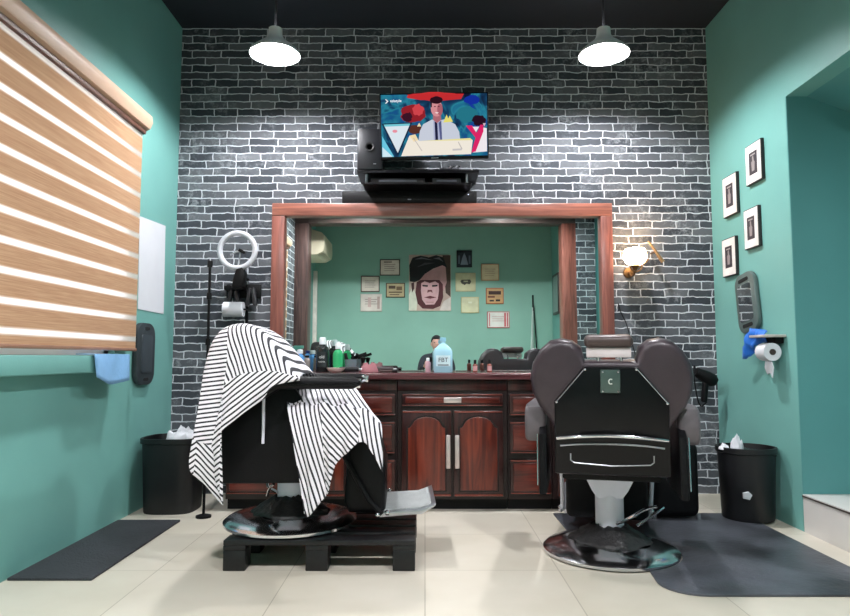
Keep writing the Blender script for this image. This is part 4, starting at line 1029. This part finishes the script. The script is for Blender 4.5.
marks = [
 (apz([(485, 72), (523, 72), (523, 270), (500, 250)]), (78, 54, 46)),
 (apz([(325, 260), (345, 210), (365, 290), (362, 333), (325, 333)]), (226, 222, 206)), (apz([(470, 333), (490, 290), (523, 270), (523, 333)]), (222, 204, 200)),
 (apz([(370, 180), (378, 160), (440, 140), (485, 110), (500, 130), (505, 200), (490, 240), (478, 250), (470, 200), (372, 196)]), FA),
 (apz([(330, 196), (326, 120), (342, 84), (380, 74), (420, 82), (455, 72), (488, 82), (506, 130), (484, 120), (440, 136), (402, 160), (376, 190), (352, 200)]), HA),
 (apz([(350, 92), (385, 82), (440, 96), (390, 90)]), (110, 106, 112)), (apz([(440, 88), (470, 82), (490, 104), (468, 92)]), (110, 104, 112)), (apz([(360, 130), (400, 108), (450, 108), (404, 118)]), (70, 66, 74)),
 (apz([(362, 200), (380, 190), (470, 190), (486, 210), (488, 270), (474, 312), (440, 326), (390, 324), (366, 300), (356, 250)]), DA),
 (apz([(384, 205), (400, 196), (424, 204), (450, 196), (466, 206), (468, 240), (462, 280), (445, 305), (405, 306), (388, 282), (382, 240)]), PA),
 (apz([(388, 212), (416, 214), (414, 222), (390, 220)]), HA), (apz([(434, 214), (462, 212), (460, 220), (436, 222)]), HA),
 (apz([(414, 236), (434, 236), (438, 250), (426, 244), (412, 250)]), (120, 60, 68)),
 (apz([(396, 272), (426, 264), (456, 272), (426, 278)]), (110, 46, 56)), (apz([(405, 292), (445, 292), (440, 297), (410, 297)]), FA),
 (apz([(336, 205), (350, 200), (350, 232), (340, 250)]), (70, 26, 30)),
]
flat_pic('ape_poster', 'large poster of an ape with swept black hair reflected in the mirror', 409, 451, 255, 311, (214, 204, 190), (198, 168, 158), marks, 'poster', th=.02, border=.004, group=None)
# frame on the right wall near the back, slim stand, leaning board, air conditioner
t = thing('picture_frame', 'dark tall frame on the side wall seen edge-on in the mirror', 'picture', (XR - .002, -1.0, 1.95))
MB().span((-.03, -.22, -.32), (0, .22, .32), .004).build('frame', mat((52, 40, 40), .4), t); MB().span((-.032, -.18, -.28), (-.029, .18, .28)).build('print', mat((120, 140, 136), .3), t)
t = thing('light_stand', 'slim pale folding stand near the far corner seen in the mirror', 'stand', (1.72, -1.15, 0))
for k, (dx, dy) in enumerate(((-.10, .1), (.10, .1), (0, -.14))): MB().cyl((dx, dy, .0), (dx * .1, dy * .1, 1.75), .012, .01).build('leg', [mat((190, 200, 196), .4), BLACK, mat((190, 200, 196), .4)][k], t)
MB().cyl((0, 0, 1.70), (0, 0, 1.95), .014).build('head', BLACK, t)
t = MB().span((-.05, -.02, 0), (.05, .0, 1.50), .003).build('wooden_board', wood((210, 170, 120), (180, 138, 92), .5, 'Z')); t.location = (2.40, OY0 + .16, OZ0); t.rotation_euler = (R(5), R(2), 0)
tag(t, 'pale wooden board leaning beyond the brick strip at right in the mirror', 'board')
t = thing('air_conditioner', 'cream wall air conditioner at upper left seen in the mirror', 'air conditioner', (XL, -.55, 2.44))
MB().prism([(.001, 0), (.24, .0), (.33, .05), (.345, .12), (.34, .29), (.30, .33), (.001, .42)], 'xz', -.42, .42, .015, seg=3).build('casing', mat((232, 214, 190), .45, var=.03), t)
MB().prism([(.245, -.006), (.325, .04), (.325, .05), (.245, .006)], 'xz', -.36, .36).build('air_flap', mat((200, 184, 164), .5), t)
struct(MB().span((XL, -1.30, 0), (XL + .06, -1.22, 2.35), .004).build('trim_10', mat((232, 214, 208), .5)), 'white casing strip near the corner')

# ------------------------------------------------------------------ person kneeling behind the camera (seen in the mirror)
def skin_obj(name, verts, edges, radii, mt, par, sub=2, root=0):
    me = bpy.data.meshes.new(name); me.from_pydata(verts, edges, []); me.materials.append(mt)
    o = bpy.data.objects.new(name, me); COL.objects.link(o); o.parent = par
    o.modifiers.new('skin', 'SKIN')
    for i, r_ in enumerate(radii):
        sv = me.skin_vertices[0].data[i]; sv.radius = r_ if isinstance(r_, tuple) else (r_, r_); sv.use_root = (i == root)
    s_ = o.modifiers.new('sub', 'SUBSURF'); s_.levels = sub; s_.render_levels = sub
    o.modifiers['skin'].use_smooth_shade = True
    return o
t = thing('person', 'person in dark top kneeling and holding up a phone, reflected behind the blue jug', 'person', (.17, -.46, 0))
SKINM = mat((206, 156, 142), .55, var=.05); DARK = mat((44, 46, 56), .85, var=.15); JEAN = mat((34, 38, 52), .85)
V = [(0, -.05, .52), (0, -.03, .64), (0, 0, .80), (0, .0, .94), (0, .01, 1.02), (0, .015, 1.06),
     (-.10, -.0, .96), (-.19, .0, .95), (-.24, .08, .76), (-.19, .30, .84),
     (.10, 0, .96), (.19, 0, .95), (.24, .08, .76), (.05, .30, .84)]
E = [(0, 1), (1, 2), (2, 3), (3, 4), (4, 5), (3, 6), (6, 7), (7, 8), (8, 9), (3, 10), (10, 11), (11, 12), (12, 13)]
body = skin_obj('torso', V, E, [(.15, .11), (.14, .10), (.16, .11), (.12, .10), (.06, .06), (.055, .055), (.085, .075), (.07, .07), (.055, .05), (.042, .038), (.085, .075), (.07, .07), (.055, .05), (.042, .038)], DARK, t)
V = [(0, -.05, .50), (-.10, -.03, .46), (-.14, .32, .44), (-.14, .34, .08), (-.14, .44, .04), (.10, -.04, .46), (.15, .20, .10), (.14, -.22, .07), (.14, -.34, .05)]
E = [(0, 1), (1, 2), (2, 3), (3, 4), (0, 5), (5, 6), (6, 7), (7, 8)]
skin_obj('trousers', V, E, [.13, .10, .07, .05, .045, .10, .075, .055, .04], JEAN, t)
hd = MB().ball((0, .03, 1.165), (.074, .092, .108), 28)
hd.ball((0, .122, 1.15), (.014, .02, .022), 12).ball((-.076, .03, 1.155), (.012, .02, .03), 10).ball((.076, .03, 1.155), (.012, .02, .03), 10).cyl((0, .01, 1.0), (0, .02, 1.10), .052)
hd = hd.build('head', SKINM, t, ang=80)
MB().ball((0, .008, 1.20), (.082, .092, .09), 26).ball((0, .07, 1.245), (.06, .05, .03), 16).build('hair', mat((20, 18, 22), .7), hd, ang=80)
for q_ in (-.03, .03): MB().ball((q_, .113, 1.175), (.013, .008, .007), 10).build('eye', mat((40, 30, 30), .3), hd)
MB().box((0, .118, 1.11), (.045, .008, .010), .003).build('mouth', mat((170, 96, 96), .5), hd)
for s_, hx in ((-1, -.155), (1, .015)):
    b = MB().ball((hx, .325, .868), (.022, .036, .045), 16)
    for k in range(4):
        z_ = .90 - .019 * k; x_ = hx - s_ * .005
        b.tube([(hx, .335, z_), (hx - s_ * .012, .37, z_), (hx - s_ * .03, .378, z_ - .002), (hx - s_ * .045, .372, z_ - .002)], [.009, .0065], 8, smooth=1)
    b.tube([(hx, .30, .88), (hx - s_ * .02, .305, .905), (hx - s_ * .045, .325, .915)], [.011, .008], 8, smooth=1)
    b.tube([(hx - s_ * -.02, .28, .83), (hx, .315, .86)], .024, 12)
    b.build('hand', SKINM, t, ang=80)
ph = thing('phone', 'black phone held up in both hands, reflected behind the counter bottles', 'phone', (.10, -.070, .93))
MB().box((0, 0, 0), (.155, .008, .075), .004).build('casing', BLACKG, ph)
MB().cyl((-.06, .004, .02), (-.06, .006, .02), .008).build('lens', mat((60, 60, 70), .1, .8), ph)

# ------------------------------------------------------------------ camera, daylight, view
cam = bpy.data.cameras.new('camera'); co = bpy.data.objects.new('camera', cam); COL.objects.link(co)
co.location = (0, 0, CH); co.rotation_euler = (PI / 2 + PITCH, 0, 0)
cam.sensor_fit = 'HORIZONTAL'; cam.sensor_width = 36; cam.lens = 36 * F / 850; cam.clip_start = .02
SC.camera = co
wd = bpy.data.worlds.new('sky'); SC.world = wd; wd.use_nodes = True
bg = wd.node_tree.nodes['Background']; bg.inputs[0].default_value = (.86, .93, 1.0, 1); bg.inputs[1].default_value = 2.8
SC.view_settings.view_transform = 'Standard'; SC.view_settings.look = 'None'
SC.view_settings.exposure = 0.35; SC.view_settings.gamma = 1; SC.view_settings.use_curve_mapping = False
SC.cycles.max_bounces = 8; SC.cycles.diffuse_bounces = 5; SC.cycles.glossy_bounces = 5; SC.cycles.transparent_max_bounces = 10
SC.cycles.use_denoising = True
SC.cycles.sample_clamp_indirect = 6
